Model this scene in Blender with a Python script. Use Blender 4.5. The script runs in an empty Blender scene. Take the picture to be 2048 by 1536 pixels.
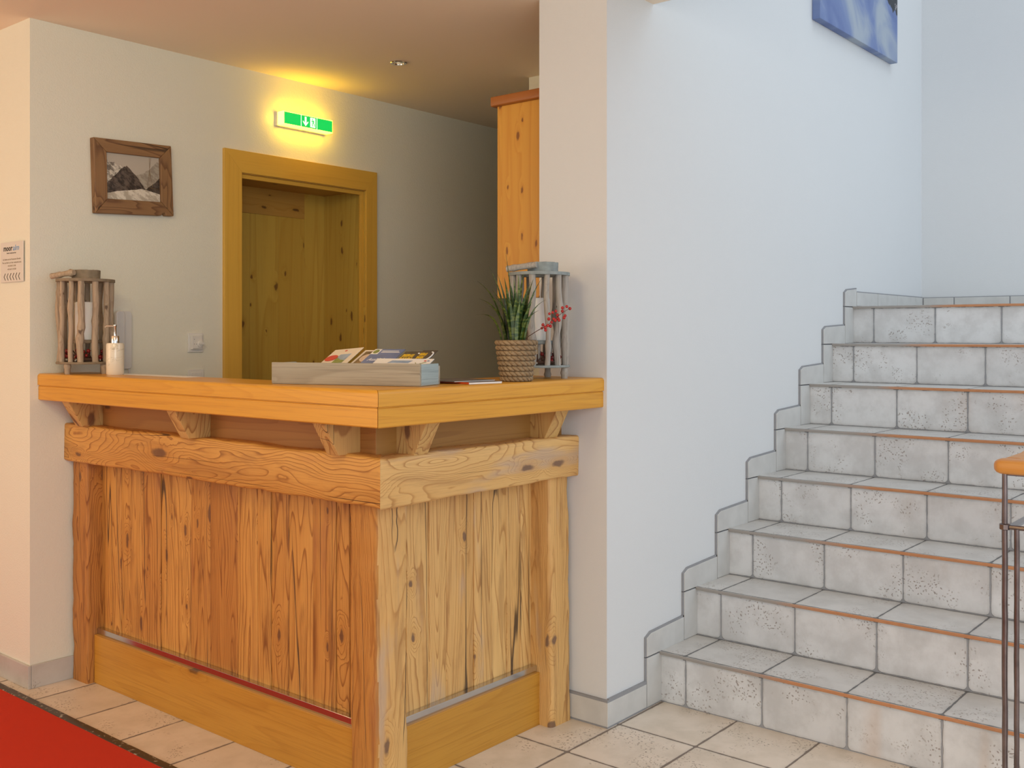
import bpy, bmesh, math, random
from mathutils import Vector, Matrix, noise as mnoise

S = bpy.context.scene
PI = math.pi
# ------------------------------------------------------------------ camera
cam_d = bpy.data.cameras.new('camera')
cam = bpy.data.objects.new('camera', cam_d)
S.collection.objects.link(cam)
cam.location = (0, 0, 1.3)
cam.rotation_euler = (PI/2, 0, math.radians(39.665 - 90))
cam_d.sensor_width = 36
cam_d.lens = 2051.4/2048*36
cam_d.shift_y = -(768-670)/2048
cam_d.clip_start = 0.05
S.camera = cam
# ------------------------------------------------------------------ world, lights, exposure
S.view_settings.view_transform = 'Standard'
S.view_settings.look = 'None'
S.view_settings.gamma = 1
S.view_settings.use_curve_mapping = False
S.view_settings.exposure = 0.0
w = bpy.data.worlds.new('daylight')
S.world = w
w.use_nodes = True
bg = w.node_tree.nodes['Background']
bg.inputs[0].default_value = (0.84, 0.92, 1.0, 1)
bg.inputs[1].default_value = 0.86

def area(name, loc, target, size, power, color, size_y=None):
    d = bpy.data.lights.new(name, 'AREA')
    d.shape = 'RECTANGLE'
    d.size = size
    d.size_y = size_y or size
    d.energy = power
    d.color = color
    o = bpy.data.objects.new(name, d)
    S.collection.objects.link(o)
    o.location = loc
    o.rotation_euler = (Vector(target) - Vector(loc)).to_track_quat('-Z', 'Y').to_euler()
    return o
area('lobby_lamp_light', (-1.0, 4.4, 1.5), (1.8, 3.6, 1.75), 1.6, 30, (1.0, 0.60, 0.28))
area('reception_fill_light', (0.3, 1.7, 2.40), (2.3, 3.77, 1.2), 0.6, 15, (1.0, 0.80, 0.42))  # unseen lamp, added to warm and brighten the back wall
area('entrance_fill_light', (-1.0, -2.4, 1.7), (2.2, 2.2, 1.0), 2.2, 74, (1.0, 0.96, 0.90))  # unseen fill light, added behind the camera
area('stairwell_window_light', (5.0, -2.6, 3.4), (4.0, 1.9, 1.3), 1.8, 30, (0.76, 0.88, 1.0), 2.2)
area('stairwell_skylight', (4.6, 0.4, 4.9), (4.4, 1.0, 0), 1.8, 12, (0.76, 0.88, 1.0), 1.2)

# ------------------------------------------------------------------ node helper
class NT:
    def __init__(s, name):
        s.m = bpy.data.materials.new(name)
        s.m.use_nodes = True
        s.t = s.m.node_tree
        s.bsdf = s.t.nodes['Principled BSDF']
        s.tc = s.t.nodes.new('ShaderNodeTexCoord')
        s.pos = s.tc.outputs['Object']
    def put(s, inp, v):
        if isinstance(v, bpy.types.NodeSocket):
            s.t.links.new(v, inp)
        elif isinstance(v, (tuple, list)) and len(v) == 3 and inp.type == 'RGBA':
            inp.default_value = (*v, 1)
        else:
            inp.default_value = v
    def math(s, op, a, b=0.0, c=None, clamp=False):
        n = s.t.nodes.new('ShaderNodeMath')
        n.operation = op
        n.use_clamp = clamp
        s.put(n.inputs[0], a)
        s.put(n.inputs[1], b)
        if c is not None: s.put(n.inputs[2], c)
        return n.outputs[0]
    def vmath(s, op, a, b):
        n = s.t.nodes.new('ShaderNodeVectorMath')
        n.operation = op
        s.put(n.inputs[0], a)
        s.put(n.inputs[1], b)
        return n.outputs[0]
    def xyz(s, v):
        n = s.t.nodes.new('ShaderNodeSeparateXYZ')
        s.put(n.inputs[0], v)
        return n.outputs
    def comb(s, x, y, z):
        n = s.t.nodes.new('ShaderNodeCombineXYZ')
        for i, q in enumerate((x, y, z)): s.put(n.inputs[i], q)
        return n.outputs[0]
    def noise(s, vec, scale, detail=2.0, rough=0.5, dist=0.0, out=0):
        n = s.t.nodes.new('ShaderNodeTexNoise')
        s.put(n.inputs['Vector'], vec)
        n.inputs['Scale'].default_value = scale
        n.inputs['Detail'].default_value = detail
        n.inputs['Roughness'].default_value = rough
        n.inputs['Distortion'].default_value = dist
        return n.outputs[out]
    def voro(s, vec, scale, out=0, feature='F1', rnd=1.0):
        n = s.t.nodes.new('ShaderNodeTexVoronoi')
        n.feature = feature
        s.put(n.inputs['Vector'], vec)
        n.inputs['Scale'].default_value = scale
        n.inputs['Randomness'].default_value = rnd
        return n.outputs[out]
    def white(s, vec):
        n = s.t.nodes.new('ShaderNodeTexWhiteNoise')
        s.put(n.inputs['Vector'], vec)
        return n.outputs[0]
    def ramp(s, f, stops, interp='LINEAR'):
        n = s.t.nodes.new('ShaderNodeValToRGB')
        n.color_ramp.interpolation = interp
        e = n.color_ramp.elements
        while len(e) < len(stops): e.new(0.5)
        for q, (p, c) in zip(e, stops):
            q.position = p
            q.color = (c, c, c, 1) if not isinstance(c, tuple) else (*c, 1)
        s.put(n.inputs[0], f)
        return n.outputs[0]
    def step(s, f, lo, hi):
        n = s.t.nodes.new('ShaderNodeMapRange')
        n.interpolation_type = 'SMOOTHSTEP'
        s.put(n.inputs[0], f)
        n.inputs[1].default_value = lo
        n.inputs[2].default_value = hi
        return n.outputs[0]
    def mix(s, f, a, b, mode='MIX'):
        n = s.t.nodes.new('ShaderNodeMix')
        n.data_type = 'RGBA'
        n.blend_type = mode
        s.put(n.inputs['Factor'], f)
        s.put(n.inputs[6], a)
        s.put(n.inputs[7], b)
        return n.outputs[2]
    def attr(s, name):
        n = s.t.nodes.new('ShaderNodeAttribute')
        n.attribute_name = name
        return n.outputs['Fac']
    def bump(s, h, dist=0.001, strength=1.0):
        n = s.t.nodes.new('ShaderNodeBump')
        n.inputs['Strength'].default_value = strength
        n.inputs['Distance'].default_value = dist
        s.put(n.inputs['Height'], h)
        s.t.links.new(n.outputs[0], s.bsdf.inputs['Normal'])
    def out(s, color=None, rough=None, **kw):
        if color is not None: s.put(s.bsdf.inputs['Base Color'], color)
        if rough is not None: s.put(s.bsdf.inputs['Roughness'], rough)
        for k, v in kw.items(): s.put(s.bsdf.inputs[k.replace('_', ' ')], v)
        return s.m

def plain(name, color, rough=0.5, metal=0.0, var=0.06, scale=30, bump=0.0, **kw):
    n = NT(name)
    f = n.noise(n.pos, scale, 3)
    dark = tuple(c*(1-var*2) for c in color)
    c = n.mix(f, dark, tuple(min(1, q*(1+var)) for q in color))
    if bump: n.bump(f, bump)
    return n.out(c, rough, Metallic=metal, **kw)

def wood(name, axis, light, mid, dark, knotc, rings=11, stretch=0.10, fscale=6.0, kscale=4.5, kth=0.10,
         crack=0.0, kskip=0.45, patch=None, tint=0.0, streak=0.0, lined=0.0, rough=0.5, fiber=0.25, ringamt=1.0, bump=0.0006, kamp=0.5, contrast_w=0.35):
    n = NT(name)
    x, y, z = n.xyz(n.pos)
    r = n.attr('rnd')
    a = [(y, z, x), (x, z, y), (x, y, z)][axis]
    off = n.math('MULTIPLY', r, 47.3)
    u = n.math('ADD', a[0], off)
    v = n.math('ADD', a[1], n.math('MULTIPLY', r, 13.7))
    wv = n.math('ADD', a[2], n.math('MULTIPLY', r, 31.1))
    base = n.comb(u, v, n.math('MULTIPLY', wv, stretch))
    field = n.noise(base, fscale, 2.2, 0.45, 0.3)
    uv_ = n.math('ADD', u, n.math('MULTIPLY', v, 1.37))
    kv = n.comb(n.math('ADD', uv_, 0.37), n.math('MULTIPLY', wv, 0.5), 0.0)
    kv = n.vmath('ADD', kv, n.vmath('MULTIPLY', n.noise(n.pos, 30, 2, out=1), (0.018, 0.018, 0.018)))
    vn = n.t.nodes.new('ShaderNodeTexVoronoi'); vn.voronoi_dimensions = '2D'
    n.put(vn.inputs['Vector'], kv); vn.inputs['Scale'].default_value = kscale
    rc_ = n.xyz(vn.outputs['Color'])[0]
    ksz = n.math('MULTIPLY', n.step(rc_, kskip, 1.0), 0.75)
    ksz = n.math('ADD', ksz, n.math('MULTIPLY', n.math('GREATER_THAN', rc_, kskip), 0.35))
    kd = n.math('DIVIDE', vn.outputs['Distance'], n.math('MAXIMUM', ksz, 0.02))
    field2 = n.math('ADD', field, n.math('MULTIPLY', n.step(kd, kth*3.6+0.001, 0.0), kamp*0.3))
    fr = n.math('FRACT', n.math('MULTIPLY', field2, rings))
    ring = n.ramp(fr, [(0.0, 0.0), (1-contrast_w, 0.25), (0.93, 1.0), (1.0, 0.0)])
    fib = n.noise(n.comb(n.math('MULTIPLY', u, 1.0), n.math('MULTIPLY', v, 1.0), n.math('MULTIPLY', wv, 0.02)), 230, 3, 0.65)
    big = n.noise(base, 2.3, 2)
    c = n.mix(n.math('MULTIPLY', ring, ringamt, clamp=True), light, mid)
    c = n.mix(n.math('MULTIPLY', n.step(ring, 0.45, 0.95), lined), c, dark)
    c = n.mix(n.math('MULTIPLY', n.step(big, 0.48, 0.72), 0.55), c, mid)
    c = n.mix(n.math('MULTIPLY', n.step(fib, 0.45, 0.8), fiber), c, dark)
    if streak:
        sn = n.noise(n.comb(u, v, n.math('MULTIPLY', wv, 0.10)), 26, 4, 0.65, 0.4)
        c = n.mix(n.math('MULTIPLY', n.step(sn, 0.50, 0.68), streak), c, dark)
        c = n.mix(n.math('MULTIPLY', n.step(sn, 0.46, 0.30), streak*0.35), c, tuple(min(1, q*1.15) for q in light))
    if tint:
        t = n.white(n.comb(r, n.math('MULTIPLY', r, 7.7), 0.5))
        c = n.mix(n.math('MULTIPLY', t, tint), c, mid, 'MULTIPLY')
    if patch:
        pm = n.noise(n.comb(u, v, n.math('MULTIPLY', wv, 0.2)), 9, 3, 0.6)
        c = n.mix(n.math('MULTIPLY', n.step(pm, 0.58, 0.72), 0.55), c, patch)
    kn = n.step(kd, kth+0.0001, kth*0.5)
    c = n.mix(n.math('MULTIPLY', n.step(kd, kth*2.2+0.0002, kth*0.8), 0.45), c, mid)
    c = n.mix(n.math('MULTIPLY', kn, 0.85), c, knotc)
    h = n.math('MULTIPLY', ring, -0.4)
    if crack:
        cn = n.noise(n.comb(u, v, n.math('MULTIPLY', wv, 0.035)), 15, 0.8, 0.4, 0.0)
        lane = n.noise(n.comb(u, v, n.math('MULTIPLY', wv, 0.3)), 5, 1)
        cr = n.math('MULTIPLY', n.step(n.math('ABSOLUTE', n.math('SUBTRACT', cn, 0.5)), 0.011*crack, 0.002), n.step(lane, 0.50, 0.58))
        c = n.mix(n.math('MULTIPLY', cr, 0.9), c, (0.05, 0.03, 0.018))
        h = n.math('SUBTRACT', h, n.math('MULTIPLY', cr, 3))
    n.bump(n.math('ADD', h, n.math('MULTIPLY', fib, -0.3)), bump)
    return n.out(c, rough)

def tiles(name, ax, x0, sx, y0, sy, base, alt, grout=(0.17, 0.17, 0.165), gw=0.0045, rad=0.012, rough=0.38, pits=1.0, reflect_tint=None):
    n = NT(name)
    n.pos = n.t.nodes.new('ShaderNodeNewGeometry').outputs['Position']
    p = n.xyz(n.pos)
    a, b = p[ax[0]], p[ax[1]]
    wob = n.noise(n.pos, 22, 3, 0.6, out=1)
    wx, wy, wz = n.xyz(wob)
    def edge(c, c0, s, wn):
        q = n.math('DIVIDE', n.math('SUBTRACT', c, c0), s)
        fr = n.math('FRACT', n.math('ADD', q, 50.0))
        e = n.math('MULTIPLY', n.math('SUBTRACT', 0.5, n.math('ABSOLUTE', n.math('SUBTRACT', fr, 0.5))), s)
        e = n.math('ADD', e, n.math('MULTIPLY', n.math('SUBTRACT', wn, 0.5), 0.007))
        return e, n.math('FLOOR', q)
    ea, ia = edge(a, x0, sx, wx)
    eb, ib = edge(b, y0, sy, wy)
    ua = n.math('MAXIMUM', n.math('SUBTRACT', rad, ea), 0.0)
    ub = n.math('MAXIMUM', n.math('SUBTRACT', rad, eb), 0.0)
    d = n.math('SUBTRACT', rad, n.math('SQRT', n.math('ADD', n.math('MULTIPLY', ua, ua), n.math('MULTIPLY', ub, ub))))
    tile = n.step(d, gw*0.75, gw*1.25)
    # a different third index per tile so risers of different steps differ
    third = p[3 - ax[0] - ax[1]]
    rid = n.white(n.comb(ia, ib, n.math('FLOOR', n.math('MULTIPLY', third, 4.0))))
    m = n.noise(n.pos, 9, 5, 0.62)
    c = n.mix(n.step(m, 0.35, 0.68), base, alt)
    c = n.mix(n.math('MULTIPLY', rid, 0.25), c, tuple(q*0.80 for q in alt))
    ed = n.math('MULTIPLY', n.step(d, gw*5, gw), 0.18)
    c = n.mix(ed, c, (0.25, 0.23, 0.2))
    pv = n.vmath('ADD', n.pos, n.vmath('MULTIPLY', n.noise(n.pos, 35, 1, out=1), (0.03, 0.03, 0.03)))
    pn = n.voro(pv, 95)
    cl = n.noise(n.vmath('ADD', n.pos, n.comb(rid, rid, rid)), 5.5, 2.5, 0.6)
    pit = n.math('MULTIPLY', n.step(pn, 0.34, 0.18), n.step(cl, 0.50, 0.60))
    c = n.mix(n.math('MULTIPLY', pit, 0.62*pits), c, (0.16, 0.10, 0.07))
    if reflect_tint:  # orange railing reflections, painted into the tile colour as soft upright streaks
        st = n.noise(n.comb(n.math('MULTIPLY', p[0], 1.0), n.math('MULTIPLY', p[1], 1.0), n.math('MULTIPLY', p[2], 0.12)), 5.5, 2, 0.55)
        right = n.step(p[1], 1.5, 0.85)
        c = n.mix(n.math('MULTIPLY', n.math('MULTIPLY', n.step(st, 0.55, 0.72), right), 0.5), c, reflect_tint)
    c = n.mix(tile, grout, c)
    n.bump(n.math('SUBTRACT', n.math('ADD', tile, n.math('MULTIPLY', m, 0.15)), n.math('MULTIPLY', pit, 0.3)), 0.0022)
    rr = n.math('ADD', rough, n.math('MULTIPLY', n.math('SUBTRACT', 1.0, tile), 0.45))
    return n.out(c, rr)

# ------------------------------------------------------------------ materials
def plaster(name, col, sc=170, b=0.0012):
    n = NT(name)
    f = n.noise(n.pos, sc, 2, 0.5)
    g = n.noise(n.pos, 1.6, 3, 0.5)
    c = n.mix(g, tuple(q*0.965 for q in col), col)
    n.bump(f, b)
    return n.out(c, 0.88)
M = {}
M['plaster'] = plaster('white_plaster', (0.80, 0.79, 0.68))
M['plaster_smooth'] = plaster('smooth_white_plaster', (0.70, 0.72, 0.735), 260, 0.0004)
M['ceiling'] = plaster('ceiling_paint', (0.93, 0.81, 0.65), 200, 0.0003)
OLD = dict(lined=0.55, light=(0.68, 0.36, 0.085), mid=(0.47, 0.20, 0.034), dark=(0.21, 0.072, 0.014), knotc=(0.13, 0.055, 0.025))
OLDY = dict(lined=0.4, light=(0.80, 0.52, 0.20), mid=(0.60, 0.32, 0.095), dark=(0.28, 0.125, 0.04), knotc=(0.15, 0.085, 0.06))
M['oldL'] = wood('old_pine_boards', 2, rings=34, stretch=0.085, crack=1.0, tint=0.5, streak=0.6, kth=0.11, kscale=6.5, patch=(0.36, 0.14, 0.05), rough=0.55, ringamt=0.85, fiber=0.45, **OLD)
M['oldR'] = wood('old_pale_pine_boards', 2, rings=30, stretch=0.085, crack=1.0, tint=0.22, streak=0.4, kth=0.11, kscale=6.0, patch=(0.46, 0.38, 0.32), rough=0.55, ringamt=0.8, fiber=0.4, **OLDY)
M['beamY'] = wood('old_pine_beam', 1, rings=30, stretch=0.20, fscale=7, crack=0.6, streak=0.3, kth=0.12, kscale=4.5, rough=0.5, kamp=0.6, ringamt=0.9, patch=(0.50, 0.22, 0.07), fiber=0.3, **OLD)
M['beamX'] = wood('old_pale_pine_beam', 0, rings=30, stretch=0.20, fscale=7, crack=0.6, streak=0.3, kth=0.12, kscale=4.5, rough=0.5, kamp=0.6, ringamt=0.9, patch=(0.46, 0.36, 0.30), fiber=0.3, **OLDY)
M['upY'] = wood('old_pine_upstand', 1, rings=14, stretch=0.07, kth=0.07, kscale=4, kamp=0.3, ringamt=0.6, light=(0.40, 0.175, 0.04), mid=(0.30, 0.115, 0.024), dark=(0.24, 0.08, 0.02), knotc=(0.12, 0.05, 0.02))
M['upX'] = wood('old_pine_upstand_side', 0, rings=14, stretch=0.07, kth=0.07, kscale=4, kamp=0.3, ringamt=0.6, light=(0.38, 0.20, 0.05), mid=(0.28, 0.13, 0.03), dark=(0.24, 0.10, 0.02), knotc=(0.12, 0.05, 0.02))
M['bracket'] = wood('old_pine_bracket', 2, rings=20, stretch=0.30, crack=0.5, kth=0.13, kscale=7, rough=0.6, fiber=0.4, kamp=0.5, lined=0.5, light=(0.62, 0.40, 0.14), mid=(0.46, 0.23, 0.07), dark=(0.26, 0.13, 0.04), knotc=(0.13, 0.05, 0.02))
OAK = dict(light=(0.70, 0.34, 0.034), mid=(0.59, 0.255, 0.020), dark=(0.42, 0.165, 0.018), knotc=(0.28, 0.10, 0.02))
M['oakY'] = wood('oiled_oak_top', 1, rings=26, stretch=0.04, ringamt=0.5, kth=0.0, kamp=0.0, fiber=0.5, rough=0.32, bump=0.0002, **OAK)
M['oakX'] = wood('oiled_oak_top_side', 0, rings=26, stretch=0.04, ringamt=0.5, kth=0.0, kamp=0.0, fiber=0.5, rough=0.32, bump=0.0002, **OAK)
KICK = dict(light=(0.56, 0.28, 0.038), mid=(0.43, 0.185, 0.018), dark=(0.30, 0.12, 0.012), knotc=(0.13, 0.06, 0.015))
M['kickY'] = wood('oak_kick_board', 1, rings=16, stretch=0.06, ringamt=0.45, kth=0.07, kscale=3.4, kskip=0.5, fiber=0.45, rough=0.4, bump=0.0002, **KICK)
M['kickX'] = wood('oak_kick_board_side', 0, rings=16, stretch=0.06, ringamt=0.45, kth=0.07, kscale=3.4, kskip=0.5, fiber=0.45, rough=0.4, bump=0.0002, **KICK)
PINE = dict(light=(0.60, 0.41, 0.075), mid=(0.50, 0.30, 0.045), dark=(0.36, 0.20, 0.03), knotc=(0.14, 0.055, 0.015))
M['pineZ'] = wood('knotty_pine_panel', 2, rings=9, stretch=0.035, kth=0.115, kscale=9, kskip=0.35, fiber=0.25, rough=0.45, bump=0.0002, kamp=0.25, ringamt=0.7, **PINE)
M['pineX'] = wood('knotty_pine_board', 0, rings=7, stretch=0.06, kth=0.10, kscale=9, kskip=0.4, fiber=0.2, rough=0.45, bump=0.0002, kamp=0.25, ringamt=0.6, light=(0.50, 0.28, 0.06), mid=(0.42, 0.215, 0.038), dark=(0.3, 0.14, 0.025), knotc=(0.10, 0.04, 0.01))
TRIM = dict(light=(0.74, 0.44, 0.07), mid=(0.65, 0.35, 0.045), dark=(0.50, 0.25, 0.04), knotc=(0.30, 0.12, 0.02))
M['trimZ'] = wood('door_casing_wood', 2, rings=10, stretch=0.03, ringamt=0.4, kth=0.05, kscale=4, kskip=0.7, fiber=0.3, rough=0.4, bump=0.0002, **TRIM)
M['trimX'] = wood('door_casing_head_wood', 0, rings=10, stretch=0.03, ringamt=0.4, kth=0.05, kscale=4, kskip=0.7, fiber=0.3, rough=0.4, bump=0.0002, **TRIM)
M['cabinet'] = wood('cabinet_pine', 2, rings=10, stretch=0.04, kth=0.12, kscale=10, kskip=0.45, fiber=0.2, rough=0.4, bump=0.0002, ringamt=0.6, kamp=0.25, light=(0.68, 0.34, 0.05), mid=(0.58, 0.24, 0.028), dark=(0.5, 0.19, 0.025), knotc=(0.17, 0.05, 0.012))
M['crown'] = wood('cabinet_crown_wood', 1, rings=9, stretch=0.05, kth=0.0, kamp=0, ringamt=0.6, rough=0.35, light=(0.40, 0.14, 0.03), mid=(0.30, 0.09, 0.016), dark=(0.2, 0.055, 0.01), knotc=(0.1, 0.03, 0.01))
FR = dict(light=(0.30, 0.165, 0.07), mid=(0.15, 0.07, 0.03), dark=(0.09, 0.045, 0.02), knotc=(0.05, 0.025, 0.012))
M['frame'] = wood('dark_reclaimed_frame', 0, rings=13, stretch=0.16, kth=0.06, kscale=9, fscale=10, crack=0.5, rough=0.6, kamp=0.3, **FR)
M['frameZ'] = wood('dark_reclaimed_frame_upright', 2, rings=13, stretch=0.16, kth=0.06, kscale=9, fscale=10, crack=0.5, rough=0.6, kamp=0.3, **FR)
M['railwood'] = wood('handrail_larch', 1, rings=18, stretch=0.03, kth=0.0, kamp=0, ringamt=0.8, rough=0.35, light=(0.70, 0.32, 0.07), mid=(0.50, 0.17, 0.03), dark=(0.4, 0.13, 0.025), knotc=(0.1, 0.03, 0.01))
M['boxwood'] = wood('weathered_grey_box', 0, rings=9, stretch=0.10, kth=0.07, kscale=4, crack=0.5, rough=0.75, fiber=0.7, kamp=0.3, light=(0.45, 0.405, 0.32), mid=(0.31, 0.27, 0.205), dark=(0.2, 0.18, 0.15), knotc=(0.22, 0.18, 0.13))
M['boxend'] = wood('blue_grey_painted_box_end', 1, rings=7, stretch=0.2, kth=0.0, kamp=0, rough=0.75, fiber=0.6, ringamt=0.5, light=(0.38, 0.47, 0.48), mid=(0.30, 0.38, 0.40), dark=(0.16, 0.2, 0.22), knotc=(0.1, 0.1, 0.1))
M['barkbrown'] = wood('driftwood_brown', 2, rings=7, stretch=0.15, fscale=30, kth=0.08, kscale=22, crack=0.5, rough=0.8, fiber=0.6, ringamt=0.6, light=(0.44, 0.34, 0.24), mid=(0.31, 0.225, 0.15), dark=(0.17, 0.12, 0.08), knotc=(0.1, 0.06, 0.04))
M['barkgrey'] = wood('driftwood_grey', 2, rings=7, stretch=0.15, fscale=30, kth=0.08, kscale=22, crack=0.5, rough=0.8, fiber=0.6, ringamt=0.6, light=(0.40, 0.37, 0.33), mid=(0.29, 0.265, 0.24), dark=(0.16, 0.15, 0.135), knotc=(0.1, 0.08, 0.07))
M['platebrown'] = plain('driftwood_plate_brown', (0.27, 0.21, 0.14), 0.8, var=0.25, scale=45, bump=0.001)
M['plategrey'] = plain('painted_plate_grey', (0.30, 0.34, 0.34), 0.75, var=0.25, scale=45, bump=0.001)
TB, TA = (0.82, 0.72, 0.61), (0.70, 0.61, 0.50)
M['floor'] = tiles('travertine_floor_tiles', (0, 1), 2.864, 0.2925, 1.910, 0.2885, TB, TA, grout=(0.22, 0.18, 0.15), gw=0.0036)
SB, SA = (0.75, 0.77, 0.79), (0.60, 0.61, 0.62)
M['riser'] = tiles('stair_riser_tiles', (1, 2), 1.818, 0.2875, 0.0, 0.18, SB, SA, grout=(0.32, 0.33, 0.35), rad=0.017, gw=0.0026, pits=1.0, reflect_tint=(0.55, 0.32, 0.16))
M['tread'] = tiles('stair_tread_tiles', (1, 0), 1.818, 0.2875, 3.138, 0.2552, (0.66, 0.645, 0.62), (0.55, 0.535, 0.51), grout=(0.16, 0.16, 0.16), rad=0.013, gw=0.0028)
M['skirt'] = tiles('skirting_tiles', (1, 0), 1.0, 4.0, 0.0, 0.2925, (0.66, 0.64, 0.61), (0.56, 0.54, 0.50), gw=0.002, rad=0.003)
M['skirtstep'] = plain('stepped_skirting_tile', (0.60, 0.60, 0.585), 0.45, var=0.1, scale=14, bump=0.0005)
M['grout'] = plain('grey_grout', (0.30, 0.305, 0.32), 0.9)
def nosing_mat():
    n = NT('tile_nosing_edge')
    n.pos = n.t.nodes.new('ShaderNodeNewGeometry').outputs['Position']
    p = n.xyz(n.pos)
    f = n.noise(n.pos, 7, 3)
    t = n.step(n.math('ADD', p[1], n.math('MULTIPLY', f, 0.25)), 1.78, 1.52)
    fine = n.noise(n.comb(n.math('MULTIPLY', p[0], 1), n.math('MULTIPLY', p[1], 0.1), p[2]), 420, 2)
    o = n.mix(fine, (0.42, 0.17, 0.075), (0.62, 0.30, 0.14))
    return n.out(n.mix(t, (0.33, 0.31, 0.29), o), 0.6)
M['nosing'] = nosing_mat()
def carpet_mat():
    n = NT('red_carpet_pile')
    f = n.noise(n.pos, 900, 2, 0.7)
    g = n.noise(n.pos, 18, 3, 0.5)
    c = n.mix(f, (0.66, 0.042, 0.022), (0.90, 0.085, 0.045))
    c = n.mix(n.math('MULTIPLY', g, 0.25), c, (0.95, 0.07, 0.03))
    n.bump(f, 0.003)
    return n.out(c, 1.0, Specular_IOR_Level=0.1)
M['carpet'] = carpet_mat()
def border_mat():
    n = NT('dark_carpet_border')
    f = n.noise(n.pos, 60, 3, 0.6)
    c = n.mix(n.step(f, 0.60, 0.68), (0.055, 0.035, 0.02), (0.35, 0.33, 0.27))
    return n.out(c, 0.4)
M['border'] = border_mat()
M['steel'] = plain('brushed_aluminium', (0.62, 0.63, 0.66), 0.16, 1.0, var=0.02)
M['chrome'] = plain('chrome', (0.85, 0.83, 0.8), 0.12, 1.0, var=0.01)
M['iron'] = plain('burnished_brown_iron', (0.24, 0.19, 0.185), 0.28, 0.9, var=0.35, scale=18, bump=0.0004)
M['flatbar'] = plain('grey_flat_steel', (0.36, 0.37, 0.40), 0.35, 0.8, var=0.1)
M['whiteplastic'] = plain('white_plastic', (0.78, 0.77, 0.73), 0.35, var=0.02)
M['lightgrey'] = plain('pale_grey_plastic', (0.70, 0.69, 0.67), 0.4, var=0.02)
M['greyplastic'] = plain('grey_plastic', (0.22, 0.21, 0.2), 0.5, var=0.02)
M['wax'] = plain('candle_wax', (0.85, 0.82, 0.77), 0.4, var=0.02, Subsurface_Weight=0.15)
M['wick'] = plain('wick', (0.03, 0.025, 0.02), 0.9)
M['berry'] = plain('red_berries', (0.45, 0.02, 0.018), 0.2, var=0.3, scale=60)
M['darkberry'] = plain('dark_red_berries', (0.26, 0.014, 0.012), 0.25, var=0.4, scale=80)
M['twig'] = plain('brown_twig', (0.10, 0.045, 0.025), 0.8, var=0.3)
M['cone'] = plain('pine_cone_scales', (0.17, 0.075, 0.04), 0.7, var=0.4, scale=90)
M['frost'] = plain('pale_moss_flecks', (0.6, 0.55, 0.45), 0.8)
M['limeleaf'] = plain('lime_green_leaf', (0.40, 0.46, 0.04), 0.5, var=0.15)
M['soil'] = plain('dark_soil', (0.035, 0.025, 0.018), 0.95, var=0.4, scale=120, bump=0.004)
def leaf_mat():
    n = NT('banded_green_leaf')
    x, y, z = n.xyz(n.pos)
    q = n.noise(n.comb(n.math('MULTIPLY', x, 0.3), n.math('MULTIPLY', y, 0.3), z), 130, 1)
    c = n.mix(n.step(q, 0.45, 0.6), (0.030, 0.070, 0.016), (0.12, 0.17, 0.035))
    return n.out(c, 0.38)
M['leaf'] = leaf_mat()
def basket_mat():
    n = NT('woven_seagrass')
    h = n.attr('rnd')
    f = n.noise(n.vmath('MULTIPLY', n.pos, (1, 1, 3.0)), 130, 3, 0.6)
    g = n.noise(n.pos, 30, 2)
    c = n.mix(g, (0.20, 0.125, 0.06), (0.42, 0.30, 0.165))
    c = n.mix(n.step(f, 0.5, 0.75), c, (0.12, 0.075, 0.04))
    c = n.mix(n.math('MULTIPLY', n.step(h, 0.55, 0.0), 0.75), c, (0.075, 0.045, 0.022))  # shade in the weave grooves, put into the colour by strand height
    n.bump(f, 0.001)
    return n.out(c, 0.7)
M['basket'] = basket_mat()
def marble_mat():
    n = NT('cream_marble')
    x, y, z = n.xyz(n.pos)
    v = n.comb(n.math('MULTIPLY', x, 0.5), n.math('MULTIPLY', y, 0.5), z)
    q = n.noise(v, 38, 3, 0.55, 0.6)
    e = n.step(n.math('ABSOLUTE', n.math('SUBTRACT', q, 0.56)), 0.013, 0.0)
    return n.out(n.mix(n.math('MULTIPLY', e, 0.65), (0.78, 0.70, 0.56), (0.40, 0.33, 0.20)), 0.12)
M['marble'] = marble_mat()
M['paper'] = plain('white_paper', (0.83, 0.81, 0.78), 0.5, var=0.01)
M['cream'] = plain('cream_paper', (0.80, 0.70, 0.56), 0.5, var=0.02)
M['redink'] = plain('red_print', (0.62, 0.05, 0.04), 0.45)
M['blueink'] = plain('blue_print', (0.14, 0.20, 0.42), 0.4, var=0.2, scale=20)
M['skyink'] = plain('pale_blue_print', (0.34, 0.46, 0.66), 0.4, var=0.3, scale=40)
M['brownink'] = plain('brown_print', (0.28, 0.18, 0.08), 0.5, var=0.5, scale=60)
M['skinink'] = plain('portrait_print', (0.72, 0.55, 0.42), 0.5, var=0.15, scale=60)
M['greenink'] = plain('green_print', (0.30, 0.36, 0.10), 0.5, var=0.4, scale=60)
M['darkink'] = plain('dark_cover', (0.09, 0.075, 0.06), 0.35, var=0.3)
M['yellowink'] = plain('yellow_print', (0.80, 0.50, 0.02), 0.4)
M['greyink'] = plain('grey_cover_photo', (0.22, 0.19, 0.18), 0.35, var=0.5, scale=25)
M['blackink'] = plain('black_print', (0.02, 0.018, 0.016), 0.5)
M['greytext'] = plain('grey_print', (0.30, 0.24, 0.17), 0.5)
M['logoblue'] = plain('logo_blue', (0.10, 0.30, 0.60), 0.5)
M['signplate'] = plain('cream_sign_plate', (0.72, 0.68, 0.63), 0.35, var=0.01)
M['orangespine'] = plain('red_orange_spine', (0.62, 0.09, 0.02), 0.4)
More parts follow.
